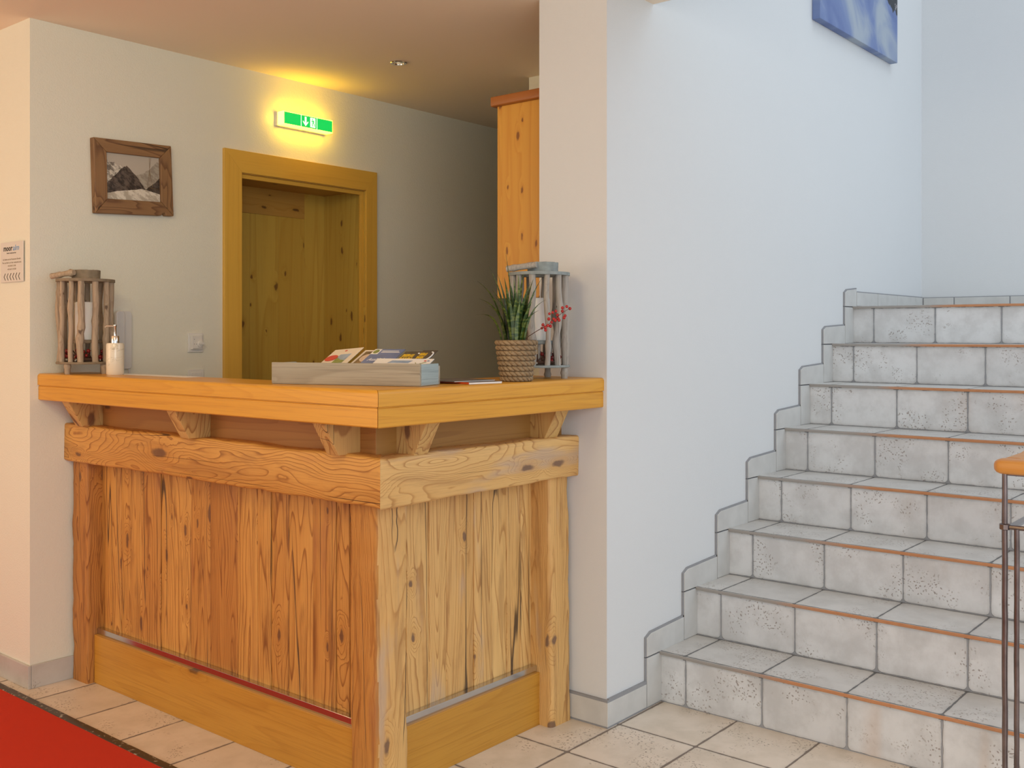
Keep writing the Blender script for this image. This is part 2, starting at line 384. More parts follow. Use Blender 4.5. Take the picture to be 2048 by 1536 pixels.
def emis(name, col, st, base=(0.8, 0.8, 0.8)):
    n = NT(name)
    return n.out(base, 0.4, Emission_Color=col, Emission_Strength=st)
M['glow'] = emis('lit_sign_housing', (1.0, 0.60, 0.02), 14.0)
M['greenlit'] = emis('lit_green_panel', (0.01, 0.60, 0.09), 1.0, (0.0, 0.3, 0.06))
M['whitelit'] = emis('lit_white_symbol', (0.85, 1.0, 0.8), 1.0)
M['bulb'] = emis('lamp_glass', (1.0, 0.8, 0.5), 0.3, (0.5, 0.45, 0.35))

def ridge_layers(n, x, z, sky, layers, peaks={}):
    """layers: (base height, amplitude, frequency, seed, dark colour, light colour, texture scale, slope)"""
    c = sky
    for li, (b, a, f, sd, d, l, ts, sl) in enumerate(layers):
        nz = n.noise(n.comb(n.math('ADD', x, sd), sd, 0.0), f, 5, 0.6)
        r = n.math('ADD', n.math('ADD', b, n.math('MULTIPLY', n.math('SUBTRACT', nz, 0.5), a)), n.math('MULTIPLY', x, sl))
        if li in peaks:
            r = n.math('SUBTRACT', r, n.math('MULTIPLY', n.math('ABSOLUTE', n.math('SUBTRACT', x, peaks[li][0])), peaks[li][1]))
        m = n.step(n.math('SUBTRACT', r, z), -0.0004, 0.0006)
        t = n.noise(n.comb(n.math('ADD', n.math('MULTIPLY', x, 1.0), n.math('MULTIPLY', z, 0.8)), sd, z), ts, 6, 0.7)
        c = n.mix(m, c, n.mix(n.step(t, 0.42, 0.58), d, l))
    return c
def sepia_photo():
    n = NT('sepia_mountain_photo')
    x, y, z = n.xyz(n.pos)
    x = n.math('SUBTRACT', x, 0.0)
    c = ridge_layers(n, x, z, (0.50, 0.45, 0.38), [
        (0.080, 0.09, 16, 3.1, (0.16, 0.135, 0.11), (0.68, 0.63, 0.54), 55, 0.0),
        (0.075, 0.07, 14, 6.1, (0.30, 0.26, 0.21), (0.42, 0.38, 0.31), 40, 0.0),
        (0.058, 0.05, 18, 8.3, (0.030, 0.022, 0.018), (0.13, 0.10, 0.08), 50, 0.0),
        (0.030, 0.05, 18, 2.3, (0.035, 0.026, 0.02), (0.10, 0.08, 0.065), 50, 0.0),
        (-0.030, 0.03, 6, 5.9, (0.46, 0.41, 0.33), (0.74, 0.69, 0.59), 26, 0.0)],
        {0: (-0.12, 0.62), 1: (0.10, 0.62), 2: (-0.035, 1.05), 3: (0.12, 0.95), 4: (0.03, 0.22)})
    return n.out(c, 0.35)
M['sepia'] = sepia_photo()
def canvas_art():
    n = NT('blue_winter_canvas')
    x, y, z = n.xyz(n.pos)
    t = n.noise(n.comb(n.math('ADD', x, n.math('MULTIPLY', z, 0.7)), 0.0, n.math('MULTIPLY', z, 0.7)), 3.5, 4, 0.5, 0.8)
    snow = n.ramp(t, [(0.3, (0.10, 0.15, 0.36)), (0.5, (0.17, 0.235, 0.44)), (0.68, (0.36, 0.42, 0.50))])
    rk = n.noise(n.comb(x, 0.0, z), 12, 6, 0.75)
    rock = n.mix(n.step(rk, 0.55, 0.64), (0.035, 0.04, 0.05), (0.45, 0.42, 0.44))
    r = n.math('ADD', n.math('ADD', 0.47, n.math('MULTIPLY', x, -0.22)), n.math('MULTIPLY', n.math('SUBTRACT', n.noise(n.comb(x, 2.0, 0.0), 5, 4, 0.6), 0.5), 0.35))
    m = n.step(n.math('SUBTRACT', z, r), -0.004, 0.006)
    return n.out(n.mix(m, snow, rock), 0.6)
M['canvas'] = canvas_art()

# ------------------------------------------------------------------ mesh builder
def nz(p, s, seed=0.0):
    return mnoise.noise(Vector((p[0]*s+seed, p[1]*s+seed*1.7, p[2]*s-seed)))
class MB:
    def __init__(s): s.v, s.f, s.mi, s.r, s.sm = [], [], [], [], []
    def add(s, vs, fs, mi=0, rnd=0.0, smooth=False):
        o = len(s.v)
        s.v += [tuple(p) for p in vs]
        for q in fs:
            s.f.append([i+o for i in q]); s.mi.append(mi); s.r.append(rnd); s.sm.append(smooth)
        return s
    def box(s, a, b, mi=0, rnd=0.0):
        x0, y0, z0 = a; x1, y1, z1 = b
        vs = [(x, y, z) for z in (z0, z1) for y in (y0, y1) for x in (x0, x1)]
        return s.add(vs, [(0, 2, 3, 1), (4, 5, 7, 6), (0, 1, 5, 4), (2, 6, 7, 3), (0, 4, 6, 2), (1, 3, 7, 5)], mi, rnd)
    def obox(s, O, U, V, W, mi=0, rnd=0.0):
        O, U, V, W = map(Vector, (O, U, V, W))
        vs = [O + U*i + V*j + W*k for k in (0, 1) for j in (0, 1) for i in (0, 1)]
        return s.add(vs, [(0, 2, 3, 1), (4, 5, 7, 6), (0, 1, 5, 4), (2, 6, 7, 3), (0, 4, 6, 2), (1, 3, 7, 5)], mi, rnd)
    def prism(s, poly, vec, mi=0, rnd=0.0):
        vec = Vector(vec); n = len(poly)
        vs = [Vector(p) for p in poly] + [Vector(p)+vec for p in poly]
        fs = [tuple(range(n))[::-1], tuple(range(n, 2*n))] + [(i, (i+1) % n, (i+1) % n+n, i+n) for i in range(n)]
        return s.add(vs, fs, mi, rnd)
    def rings(s, rs, mi=0, rnd=0.0, smooth=True, cap=True, closed=True):
        n = len(rs[0]); vs = [p for r in rs for p in r]; fs = []
        for k in range(len(rs)-1):
            for i in range(n if closed else n-1):
                j = (i+1) % n
                fs.append((k*n+i, k*n+j, (k+1)*n+j, (k+1)*n+i))
        if cap:
            fs.append(tuple(range(n))[::-1]); fs.append(tuple((len(rs)-1)*n+i for i in range(n)))
        return s.add(vs, fs, mi, rnd, smooth)
    def tube(s, pts, rad, n=10, mi=0, rnd=0.0, cap=True, squash=1.0):
        pts = [Vector(p) for p in pts]
        if not isinstance(rad, (list, tuple)): rad = [rad]*len(pts)
        rs = []; up = None
        for i, p in enumerate(pts):
            t = (pts[min(i+1, len(pts)-1)] - pts[max(i-1, 0)]).normalized()
            if up is None:
                up = t.orthogonal().normalized()
            up = (up - t*up.dot(t)).normalized()
            sd = t.cross(up)
            rs.append([p + (up*math.cos(a)*squash + sd*math.sin(a))*rad[i] for a in [2*PI*k/n for k in range(n)]])
        return s.rings(rs, mi, rnd, True, cap)
    def lathe(s, c, prof, n=32, mi=0, rnd=0.0, cap=True):
        c = Vector(c)
        rs = [[c + Vector((r*math.cos(2*PI*k/n), r*math.sin(2*PI*k/n), z)) for k in range(n)] for r, z in prof]
        return s.rings(rs, mi, rnd, True, cap)
    def ball(s, c, r, mi=0, rnd=0.0, n=10):
        prof = [(max(1e-5, r*math.sin(PI*k/6)), -r*math.cos(PI*k/6)) for k in range(7)]
        return s.lathe(c, prof, n, mi, rnd)
    def plank(s, a, b, axis, bev=0.004, wob=0.002, mi=0, rnd=0.0, seg=None, seed=1.0, taper=None):
        """box a..b swept along an axis with rounded, slightly uneven edges; taper(p)->p may reshape it"""
        a = Vector(a); b = Vector(b)
        o = [i for i in range(3) if i != axis]
        L = b[axis]-a[axis]; seg = seg or max(2, int(abs(L)/0.03))
        cx = [(a[o[0]], b[o[0]]), (a[o[1]], b[o[1]])]
        prof = []
        for (sx, sy) in ((0, 0), (1, 0), (1, 1), (0, 1)):
            px = cx[0][sx]; py = cx[1][sy]
            dx = bev if sx == 0 else -bev; dy = bev if sy == 0 else -bev
            cxx, cyy = px+dx, py+dy
            base = {(0, 0): PI, (1, 0): -PI/2, (1, 1): 0, (0, 1): PI/2}[(sx, sy)]
            for k in range(4):
                t = base + k*PI/6
                prof.append((cxx+bev*math.cos(t), cyy+bev*math.sin(t)))
        rs = []
        for i in range(seg+1):
            w_ = a[axis]+L*i/seg; ring = []
            for (p, q) in prof:
                v = [0, 0, 0]; v[axis] = w_; v[o[0]] = p; v[o[1]] = q
                if wob:
                    v2 = list(v); v2[axis] *= 1.0
                    v[o[0]] += wob*nz(v2, 9, seed) + wob*0.6*nz(v2, 28, seed+5)
                    v[o[1]] += wob*nz(v2, 9, seed+11) + wob*0.6*nz(v2, 28, seed+17)
                v = Vector(v)
                if taper: v = taper(v)
                ring.append(v)
            rs.append(ring)
        return s.rings(rs, mi, rnd, True)
    def build(s, name, mats, parent=None, bevel=0.0, kind=None):
        if not isinstance(mats, (list, tuple)): mats = [mats]
        me = bpy.data.meshes.new(name)
        off = Vector((0, 0, 0))
        par = parent
        while par is not None:
            off += par.location; par = par.parent
        me.from_pydata([tuple(Vector(p)-off) for p in s.v], [], s.f)
        for m in mats: me.materials.append(m)
        me.polygons.foreach_set('material_index', s.mi)
        me.polygons.foreach_set('use_smooth', s.sm)
        at = me.attributes.new('rnd', 'FLOAT', 'FACE')
        at.data.foreach_set('value', s.r)
        bm = bmesh.new(); bm.from_mesh(me); bmesh.ops.recalc_face_normals(bm, faces=bm.faces)
        for e in bm.edges:
            if len(e.link_faces) == 2 and e.calc_face_angle(0) > 0.7: e.smooth = False
        bm.to_mesh(me); bm.free()
        o = bpy.data.objects.new(name, me)
        S.collection.objects.link(o)
        if parent is not None: o.parent = parent
        if bevel:
            md = o.modifiers.new('bevel', 'BEVEL'); md.width = bevel; md.segments = 2; md.limit_method = 'ANGLE'; md.angle_limit = 0.6
        if kind: o['kind'] = kind
        return o
def tag(o, label, cat, group=None):
    o['label'] = label; o['category'] = cat
    if group: o['group'] = group
    return o
def thing(name, loc, label, cat, group=None):
    o = bpy.data.objects.new(name, None)
    o.empty_display_size = 0.1
    S.collection.objects.link(o); o.location = loc
    return tag(o, label, cat, group)
def text(name, body, size, O, U, V, mat, parent, shear=0.0, extr=0.0003, align='LEFT', fit=None, bold=0.0):
    cu = bpy.data.curves.new(name, 'FONT'); cu.body = body; cu.size = size; cu.extrude = extr; cu.shear = shear
    cu.align_x = align; cu.offset = bold; cu.resolution_u = 2
    t = bpy.data.objects.new(name, cu); S.collection.objects.link(t)
    bpy.context.view_layer.update()
    me = bpy.data.meshes.new_from_object(t.evaluated_get(bpy.context.evaluated_depsgraph_get()))
    S.collection.objects.unlink(t); bpy.data.objects.remove(t)
    U = Vector(U).normalized(); V = Vector(V).normalized(); N = U.cross(V)
    sx = 1.0
    if fit:
        xs = [v.co.x for v in me.vertices]; sx = fit/(max(xs)-min(xs))
    off = Vector((0, 0, 0)); par = parent
    while par is not None:
        off += par.location; par = par.parent
    O = Vector(O)-off
    for v in me.vertices: v.co = O + U*v.co.x*sx + V*v.co.y + N*v.co.z
    me.materials.clear(); me.materials.append(mat)
    o = bpy.data.objects.new(name, me); S.collection.objects.link(o)
    o.parent = parent
    return o

# ================================================================== SETTING
YW, YB, XP, XS, HC = 1.926, 3.7726, 2.8145, 1.772, 2.467
YP = 2.21
MB().box((-4, -4, -0.1), (7.2, 8, 0)).build('floor', M['floor'], kind='structure')
# ceiling over lobby and reception, open above the stairs
m = MB()
m.prism([(-4, -0.6, HC), (3.105, -0.6, HC), (3.105, YW, HC), (3.106, YP, HC), (7.2, YP, HC), (7.2, 8, HC), (-4, 8, HC)], (0, 0, 0.22))
m.build('ceiling', M['ceiling'], kind='structure')
# back wall with door opening
DX0, DX1, DZ = 2.689, 3.412, 2.008
m = MB()
m.box((XS, YB, 0), (DX0-0.02, YB+0.32, HC))
m.box((DX1+0.02, YB, 0), (7.2, YB+0.32, HC))
m.box((DX0-0.02, YB, DZ+0.02), (DX1+0.02, YB+0.32, HC))
m.build('wall_back', M['plaster'], kind='structure')
MB().box((XS, YB+0.32, 0), (XS+0.3, 8, HC)).build('wall_left', M['plaster'], kind='structure')
m = MB()
m.box((XP, YW, 0), (7.2, YP, HC))
m.box((3.105, YW, HC), (7.2, YP, 5.2))
m.build('wall_right', M['plaster_smooth'], kind='structure')
MB().box((5.963, -4, 0), (6.2, YW, 5.2)).build('wall_landing', M['plaster_smooth'], kind='structure')
MB().box((3.628, YP, 0), (3.95, 2.908, HC)).build('wall_east', M['plaster'], kind='structure')
MB().box((6.9, 2.3, 0), (7.2, YB, HC)).build('wall_corridor', M['plaster'], kind='structure')
MB().box((-4, 7.8, 0), (XS, 8, HC)).build('wall_lobby', M['plaster'], kind='structure')

# door: casing, reveal, leaf
d = bpy.data.objects.new('door_1', None); S.collection.objects.link(d); d.location = (3.05, YB, 0); d['kind'] = 'structure'
ox0, ox1, oz = 2.600, 3.485, 2.104
yf, yb_ = YB-0.016, YB+0.004
MB().prism([(ox0, yf, 0), (DX0, yf, 0), (DX0, yf, DZ), (ox0, yf, oz)], (0, 0.02, 0), rnd=0.1).build('casing_upright', M['trimZ'], d, 0.0015)
MB().prism([(DX1, yf, 0), (ox1, yf, 0), (ox1, yf, oz), (DX1, yf, DZ)], (0, 0.02, 0), rnd=0.6).build('casing_upright', M['trimZ'], d, 0.0015)
MB().prism([(ox0, yf, oz), (DX0, yf, DZ), (DX1, yf, DZ), (ox1, yf, oz)], (0, 0.02, 0), rnd=0.3).build('casing_head', M['trimX'], d, 0.0015)
YD = 4.066
MB().box((DX0-0.018, YB-0.01, 0), (DX0+0.004, YD, DZ+0.02), rnd=0.2).build('reveal_panel', M['pineZ'], d, 0.001)
MB().box((DX1-0.004, YB-0.01, 0), (DX1+0.018, YD, DZ+0.02), rnd=0.7).build('reveal_panel', M['pineZ'], d, 0.001)
MB().box((DX0-0.018, YB-0.01, DZ-0.004), (DX1+0.018, YD, DZ+0.02), rnd=0.45).build('reveal_head', M['pineX'], d, 0.001)
MB().box((DX0+0.004, YB+0.0, DZ-0.022), (DX1-0.004, YB+0.014, DZ-0.004), rnd=0.9).build('reveal_bead', M['trimX'], d, 0.001)
MB().box((DX1-0.022, YB+0.0, 0), (DX1-0.004, YB+0.014, DZ-0.022), rnd=0.9).build('reveal_bead', M['trimZ'], d, 0.001)
m = MB()
xs = [DX0-0.018, 2.80, 2.955, 3.12, 3.28, DX1+0.018]
for i in range(5):
    top = 1.878 if i < 4 else DZ+0.02
    m.box((xs[i]+0.0004, YD+0.001, 0.01), (xs[i+1]-0.0004, YD+0.04, top), rnd=0.13*i+0.05)
m.build('door_leaf', M['pineZ'], d, 0.0006)
MB().box((DX0-0.018, YD-0.001, 1.8785), (3.28, YD+0.04, DZ+0.02), rnd=0.33).build('head_rail', M['pineX'], d, 0.0006)

# skirting
SK = 0.085
MB().box((XS+0.001, YB-0.011, 0), (1.99, YB, SK)).build('baseboard_back', M['skirt'], kind='structure', bevel=0.0015)
MB().box((XS-0.011, YB-0.011, 0), (XS, 7.8, SK)).build('baseboard_left', M['skirt'], kind='structure', bevel=0.0015)
m = MB()
m.box((XP-0.011, YW-0.011, 0.006), (XP, 2.12, 0.085))
m.box((XP, YW-0.011, 0.006), (3.043, YW, 0.085))
m.build('baseboard_right', M['skirtstep'], kind='structure', bevel=0.0015)
m = MB()
m.box((XP-0.009, YW-0.009, 0), (XP, 2.12, 0.093)); m.box((XP, YW-0.009, 0), (3.047, YW, 0.096))
m.build('trim_1', M['grout'], kind='structure')
# stepped tile skirting up the stairs
RX, RUN, RZ = 3.130, 0.2555, 0.180
def stair_x(i): return RX + RUN*i          # nosing x of step i (0..7)
SKX = [3.047, 3.302, 3.554, 3.811, 4.071, 4.317, 4.568, 4.824]
m = MB(); g = MB()
for i in range(8):
    z0, z1 = RZ*i, RZ*(i+1)
    x0 = SKX[i]; xr = stair_x(i)+0.012
    x1 = SKX[i+1] if i < 7 else 4.97
    lo = z0 + 0.001 if i else 0.004
    m.box((x0+0.002, YW-0.010, lo), (xr, YW, z1-0.006))                # upright strip
    a = (x0+0.002, z1-0.001); b = (x0+0.002, z1+0.064); c = (x0+0.03, z1+0.076); e = (x1+0.0, z1+0.085)
    m.prism([(a[0], YW-0.010, a[1]), (b[0], YW-0.010, b[1]), (c[0], YW-0.010, c[1]), (e[0]-0.002, YW-0.010, e[1]), (e[0]-0.002, YW-0.010, a[1])], (0, 0.010, 0), rnd=i*0.1)
    g.box((x0-0.004, YW-0.007, lo-0.004 if i else 0), (x1+0.004, YW, z1-0.002))
    g.prism([(x0-0.004, YW-0.007, z1-0.004), (x0-0.004, YW-0.007, z1+0.066), (x0+0.028, YW-0.007, z1+0.082), (x1+0.004, YW-0.007, z1+0.092), (x1+0.004, YW-0.007, z1-0.004)], (0, 0.007, 0))
xx = 4.97
while xx < 5.95:
    x2 = min(xx+0.288, 5.955)
    m.box((xx+0.003, YW-0.010, 1.443), (x2-0.002, YW, 1.510))
    g.box((xx-0.004, YW-0.007, 1.44), (x2, YW, 1.515)); xx = x2
m.build('baseboard_stairs', M['skirtstep'], kind='structure', bevel=0.0015)
g.build('trim_2', M['grout'], kind='structure')
m = MB(); g = MB(); yy = YW-0.011
w_ = 0.168
while yy > 0.2:
    y2 = yy-w_; w_ = 0.2875
    m.box((5.953, y2+0.003, 1.443), (5.963, yy-0.003, 1.508)); yy = y2
g.box((5.956, 0.2, 1.44), (5.963, YW-0.007, 1.512))
m.build('baseboard_landing', M['skirtstep'], kind='structure', bevel=0.002)
g.build('trim_3', M['grout'], kind='structure')

# ================================================================== STAIRCASE
st = thing('staircase', (3.13, 1.2, 0), 'straight flight of eight steps clad in grey stone-look tiles against the white wall', 'stairs')
YE = 0.45
YS = YW-0.001
for i in range(8):
    x0 = stair_x(i); z0, z1 = RZ*i, RZ*(i+1)
    xe = stair_x(i+1)+0.012 if i < 7 else 5.962
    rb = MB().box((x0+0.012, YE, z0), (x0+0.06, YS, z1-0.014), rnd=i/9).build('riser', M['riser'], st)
    b = MB()
    b.box((x0+0.003, YE, z1-0.014), (xe, YS, z1))
    if i < 7: b.box((x0+0.06, YE, z0), (xe, YS, z1-0.014))
    else: b.box((x0+0.06, YE, 0), (xe, YS, z1-0.014))
    tr = b.build('tread', M['tread'], st)
    n_ = MB()
    n_.plank((x0, YE, z1-0.0115), (x0+0.008, YW-0.011, z1-0.0005), 1, 0.002, 0.0006, seg=60)
    n_.build('nosing', M['nosing'], tr)

# ================================================================== CARPET
cp = thing('carpet', (0.6, 3.2, 0), 'bright red carpet runner with dark edging on the tiled floor beside the counter', 'carpet')
MB().box((0.35, 0.4, 0.0005), (1.690, 7.5, 0.009)).build('pile', M['carpet'], cp)
MB().plank((1.688, 0.4, 0.0005), (1.719, 7.5, 0.010), 1, 0.003, 0.001, seg=120).build('border', M['border'], cp)

# ================================================================== RECEPTION COUNTER
rc = thing('reception_counter', (1.99, 2.15, 0), 'L-shaped reception counter of reclaimed pine boards with a thick oiled oak top', 'counter')
XF, YF = 1.80, 1.937        # front edges of the top
XB, YBK = 2.005, 2.25       # back edges
ZT, ZB, ZG = 1.158, 1.060, 1.1135
def edge_profile(front, back):
    p = [(front+0.003, ZB+0.003), (front+0.003, ZG-0.003), (front+0.006, ZG-0.0015), (front+0.006, ZG+0.0005), (front, ZG+0.002)]
    r = 0.011
    for k in range(6):
        t = PI - k*PI/10
        p.append((front+r+r*math.cos(t), ZT-r+r*math.sin(t)))
    p += [(back-0.004, ZT), (back, ZT-0.004), (back, ZB), (front+0.006, ZB)]
    return p
def mitre_y(x): return YF + (x-XF)*(YBK-YF)/(XB-XF)
pr = edge_profile(XF, XB)
N = 40
rs = []
for k in range(N+1):
    t = k/N
    rs.append([(x, YB-0.0005 + (mitre_y(x)+0.0008-(YB-0.0005))*t, z) for x, z in pr])
MB().rings(rs, rnd=0.21).build('countertop', M['oakY'], rc)['label'] = 'long left oak top'
pr = edge_profile(YF, YBK)
rs = []
for k in range(N+1):
    t = k/N
    rs.append([((XF + (y-YF)*(XB-XF)/(YBK-YF))+0.0008 + (XP-0.0005-(XF + (y-YF)*(XB-XF)/(YBK-YF)))*t, y, z) for y, z in pr])
MB().rings(rs, rnd=0.63).build('countertop', M['oakX'], rc)['label'] = 'short right oak top'
# beams
BX, BY = 1.903, 2.040
def mit(p):
    # mitre: left beam ends on the diagonal through the corner
    return p
m = MB()
def tl(v):
    t = (v.y - 2.2)/(3.77-2.2)
    if v.y < 2.2:
        lim = BY + (v.x-BX)
        s = (2.2 - v.y)/(2.2-BY)
        v.y = 2.2 - (2.2-lim)*s
    v.z += 0.004*nz((0, v.y, v.z), 3, 3)
    return v
m.plank((BX, BY, 0.828), (1.99, YB-0.0005, 0.967), 1, 0.009, 0.0035, rnd=0.37, seed=2, seg=70, taper=tl)
m.build('beam', M['beamY'], rc)
def tr_(v):
    if v.x < 2.06:
        lim = BX + (v.y-BY); s = (2.06-v.x)/(2.06-BX)
        v.x = 2.06 - (2.06-lim)*s
    v.z += 0.004*nz((v.x, 0, v.z), 3, 7) - 0.006*max(0, (v.x-2.3))
    if v.x > 2.78: v.y += 0.004*nz(v, 30, 4)
    return v
m = MB()
m.plank((BX, BY, 0.828), (XP-0.001, 2.13, 0.965), 0, 0.009, 0.0035, rnd=0.71, seed=5, seg=50, taper=tr_)
m.build('beam', M['beamX'], rc)
# upstand between beam and top
MB().box((1.955, 2.113, 0.955), (1.985, YB-0.0005, ZB+0.002), rnd=0.15).build('upstand', M['upY'], rc, 0.001)
MB().box((1.9552, 2.1128, 0.955), (XP-0.0005, 2.143, ZB+0.002), rnd=0.55).build('upstand', M['upX'], rc, 0.001)
# brackets
def bracket_left(y0, th=0.058, rnd=0.1):
    m = MB()
    m.prism([(1.956, y0, ZB), (1.822, y0, ZB), (1.876, y0, 0.966), (1.956, y0, 0.966)], (0, th, 0), rnd=rnd)
    m.build('bracket', M['bracket'], rc, 0.002)
bracket_left(2.177, 0.05, 0.15); bracket_left(2.903, 0.05, 0.45); bracket_left(3.586, 0.05, 0.8)
def bracket_right(x0, th=0.055, rnd=0.1, f=1.990, hi=0.962):
    m = MB()
    m.prism([(x0, 2.114, ZB), (x0, f, ZB), (x0, f+0.052, hi), (x0, 2.114, hi)], (th, 0, 0), rnd=rnd)
    m.build('bracket', M['bracket'], rc, 0.002)
bracket_right(2.033, 0.055, 0.3, 1.99); bracket_right(2.641, 0.068, 0.62, 2.0)
# posts
def rp(a, b, rnd, seed, mat, bev=0.010, wob=0.004):
    MB().plank(a, b, 2, bev, wob, rnd=rnd, seed=seed, seg=44).build('post', mat, rc)
m = MB()
m.plank((1.935, 2.090, 0), (2.057, 2.200, 0.835), 2, 0.010, 0.005, rnd=0.52, seed=3, seg=44)
for k, f in enumerate(m.f):            # pale side towards the stairs
    c = sum((Vector(m.v[i]) for i in f), Vector())/len(f)
    if c.y < 2.097 and c.x > 1.943: m.mi[k] = 1
m.build('post', [M['oldL'], M['oldR']], rc)
rp((1.927, 3.652, 0), (2.03, YB-0.012, 0.835), 0.27, 6, M['oldL'])
m = MB()
def lean(v):
    v.y += 0.012*(v.z/0.83) ; return v
m.plank((2.692, 2.060, 0), (XP-0.012, 2.16, 0.835), 2, 0.016, 0.004, rnd=0.88, seed=9, seg=44, taper=lean)
m.build('post', M['oldR'], rc)
# board cladding
LP = [3.66, 3.518, 3.375, 3.255, 3.071, 2.958, 2.802, 2.697, 2.63, 2.543, 2.427, 2.322, 2.263, 2.195]
m = MB(); random.seed(4)
for i in range(len(LP)-1):
    dx = random.uniform(-0.003, 0.002)
    m.plank((1.990+dx, LP[i+1]+0.001, 0.02), (2.015, LP[i]-0.001, 0.84), 2, 0.0025, 0.0016, rnd=random.random(), seed=i*3.3, seg=30)
m.build('board_cladding', M['oldL'], rc)
RP = [2.05, 2.11, 2.204, 2.28, 2.406, 2.492, 2.567, 2.637, 2.70]
m = MB()
for i in range(len(RP)-1):
    dx = random.uniform(-0.003, 0.002)
    m.plank((RP[i]+0.001, 2.150+dx, 0.02), (RP[i+1]-0.001, 2.175, 0.84), 2, 0.0025, 0.0016, rnd=random.random(), seed=i*5.1+2, seg=30)
m.build('board_cladding', M['oldR'], rc)
MB().box((2.0155, 2.1755, 0.01), (2.03, YB-0.013, 0.95)).build('carcass', M['upY'], rc)
MB().box((2.03, 2.1755, 0.01), (XP-0.012, 2.19, 0.95)).build('carcass', M['upX'], rc)
# kick boards with bright metal strips
MB().box((1.955, 2.203, 0.0), (1.972, 3.650, 0.180), rnd=0.4).build('kick_board', M['kickY'], rc, 0.0015)
MB().box((2.058, 2.113, 0.0), (2.694, 2.130, 0.175), rnd=0.7).build('kick_board', M['kickX'], rc, 0.0015)
MB().box((1.966, 2.203, 0.175), (1.988, 3.650, 0.203)).build('metal_strip', M['steel'], rc, 0.0008)
MB().box((2.058, 2.124, 0.170), (2.690, 2.148, 0.197)).build('metal_strip', M['steel'], rc, 0.0008)

# ================================================================== WALL ITEMS
# wooden picture frame
pf = thing('picture_frame', (2.18, YB, 1.915), 'dark reclaimed-wood frame with a sepia mountain photo on the white wall', 'picture')
f0 = YB-0.030; f1 = YB-0.001
o4 = [(2.001, 2.059), (2.335, 2.071), (2.347, 1.786), (2.011, 1.769)]
i4 = [(2.056, 2.009), (2.285, 2.016), (2.292, 1.838), (2.060, 1.829)]
names = [('frame', 0, 1), ('frameZ', 1, 2), ('frame', 2, 3), ('frameZ', 3, 0)]
for q, (mt, a, b) in enumerate(names):
    poly = [(o4[a][0], f0, o4[a][1]), (o4[b][0], f0, o4[b][1]), (i4[b][0], f0, i4[b][1]), (i4[a][0], f0, i4[a][1])]
    if q == 2:   # small notch in the lower bar
        A, B = Vector((o4[2][0], f0, o4[2][1])), Vector((o4[3][0], f0, o4[3][1]))
        L_ = lambda t, dz=0: tuple(A+(B-A)*t+Vector((0, 0, dz)))
        poly = [L_(0), L_(0.10), L_(0.12, 0.012), L_(0.15, 0.009), L_(0.165), L_(1), poly[2], poly[3]]
    MB().prism(poly, (0, f1-f0, 0), rnd=0.2*q+0.1).build('frame_bar', M[mt], pf, 0.003)
pp = MB(); ex = 0.006
poly = [(i4[0][0]-ex, f0+0.012, i4[0][1]+ex), (i4[1][0]+ex, f0+0.012, i4[1][1]+ex), (i4[2][0]+ex, f0+0.012, i4[2][1]-ex), (i4[3][0]-ex, f0+0.012, i4[3][1]-ex)]
pp.prism(poly, (0, 0.004, 0)).build('photo', M['sepia'], pf)
m = MB(); yq = f0+0.0115
for a, b in (((2.243, 2.012), (2.247, 1.895)), ((2.250, 2.013), (2.236, 1.895)), ((2.244, 1.96), (2.258, 1.897)), ((2.225, 1.893), (2.285, 1.890))):
    m.tube([(a[0], yq, a[1]), (b[0], yq, b[1])], 0.0007, 5)
m.build('tripod_print', M['brownink'], pf)

# exit sign
es = thing('exit_sign', (3.02, YB, 2.274), 'lit green emergency exit sign with arrow and running figure above the door', 'sign')
ex0, ex1, ez0, ez1, ey = 2.875, 3.160, 2.243, 2.304, 3.708
MB().box((ex0-0.001, YB-0.020, ez0-0.002), (ex1, YB-0.0005, ez1+0.001)).build('back_plate', M['lightgrey'], es, 0.002)
MB().box((ex0, ey+0.002, ez0), (ex1, YB-0.021, ez1)).build('diffuser', M['glow'], es, 0.003)
gp = MB().box((ex0+0.004, ey, ez0+0.004), (ex1-0.004, ey+0.0025, ez1-0.004)).build('green_panel', M['greenlit'], es)
c3 = (ex1-ex0-0.008)/3
for q in (0.338, 0.668):
    xq = ex0+0.004+(ex1-ex0-0.008)*q
    MB().box((xq-0.0015, ey-0.0008, ez0+0.004), (xq+0.0015, ey, ez1-0.004)).build('divider', M['whitelit'], gp)
ax = ex0+0.004+(ex1-ex0-0.008)*0.43; az = (ez0+ez1)/2
m = MB()
m.box((ax-0.005, ey-0.0008, az-0.012), (ax+0.005, ey, az+0.021))
m.prism([(ax-0.015, ey-0.0008, az-0.004), (ax-0.015, ey-0.0008, az+0.002), (ax, ey-0.0008, az-0.012), (ax+0.015, ey-0.0008, az+0.002), (ax+0.015, ey-0.0008, az-0.004), (ax, ey-0.0008, az-0.022)], (0, 0.0008, 0))
m.build('arrow', M['whitelit'], gp)
bx_ = ex0+0.004+(ex1-ex0-0.008)*0.58
MB().box((bx_-0.015, ey-0.0008, az-0.022), (bx_+0.015, ey, az+0.022)).build('door_symbol', M['whitelit'], gp)
m = MB(); yq = ey-0.0012
def seg2(a, b, r=0.0016): m.tube([(bx_+a[0], yq, az+a[1]), (bx_+b[0], yq, az+b[1])], r, 6)
m.ball((bx_-0.003, yq, az+0.0145), 0.0026)
seg2((-0.001, 0.010), (0.002, -0.001), 0.0028); seg2((0.002, -0.001), (-0.004, -0.008)); seg2((-0.004, -0.008), (-0.001, -0.017))
seg2((0.002, -0.001), (0.008, -0.007)); seg2((0.008, -0.007), (0.011, -0.016)); seg2((-0.001, 0.009), (-0.009, 0.004)); seg2((0, 0.009), (0.008, 0.004))
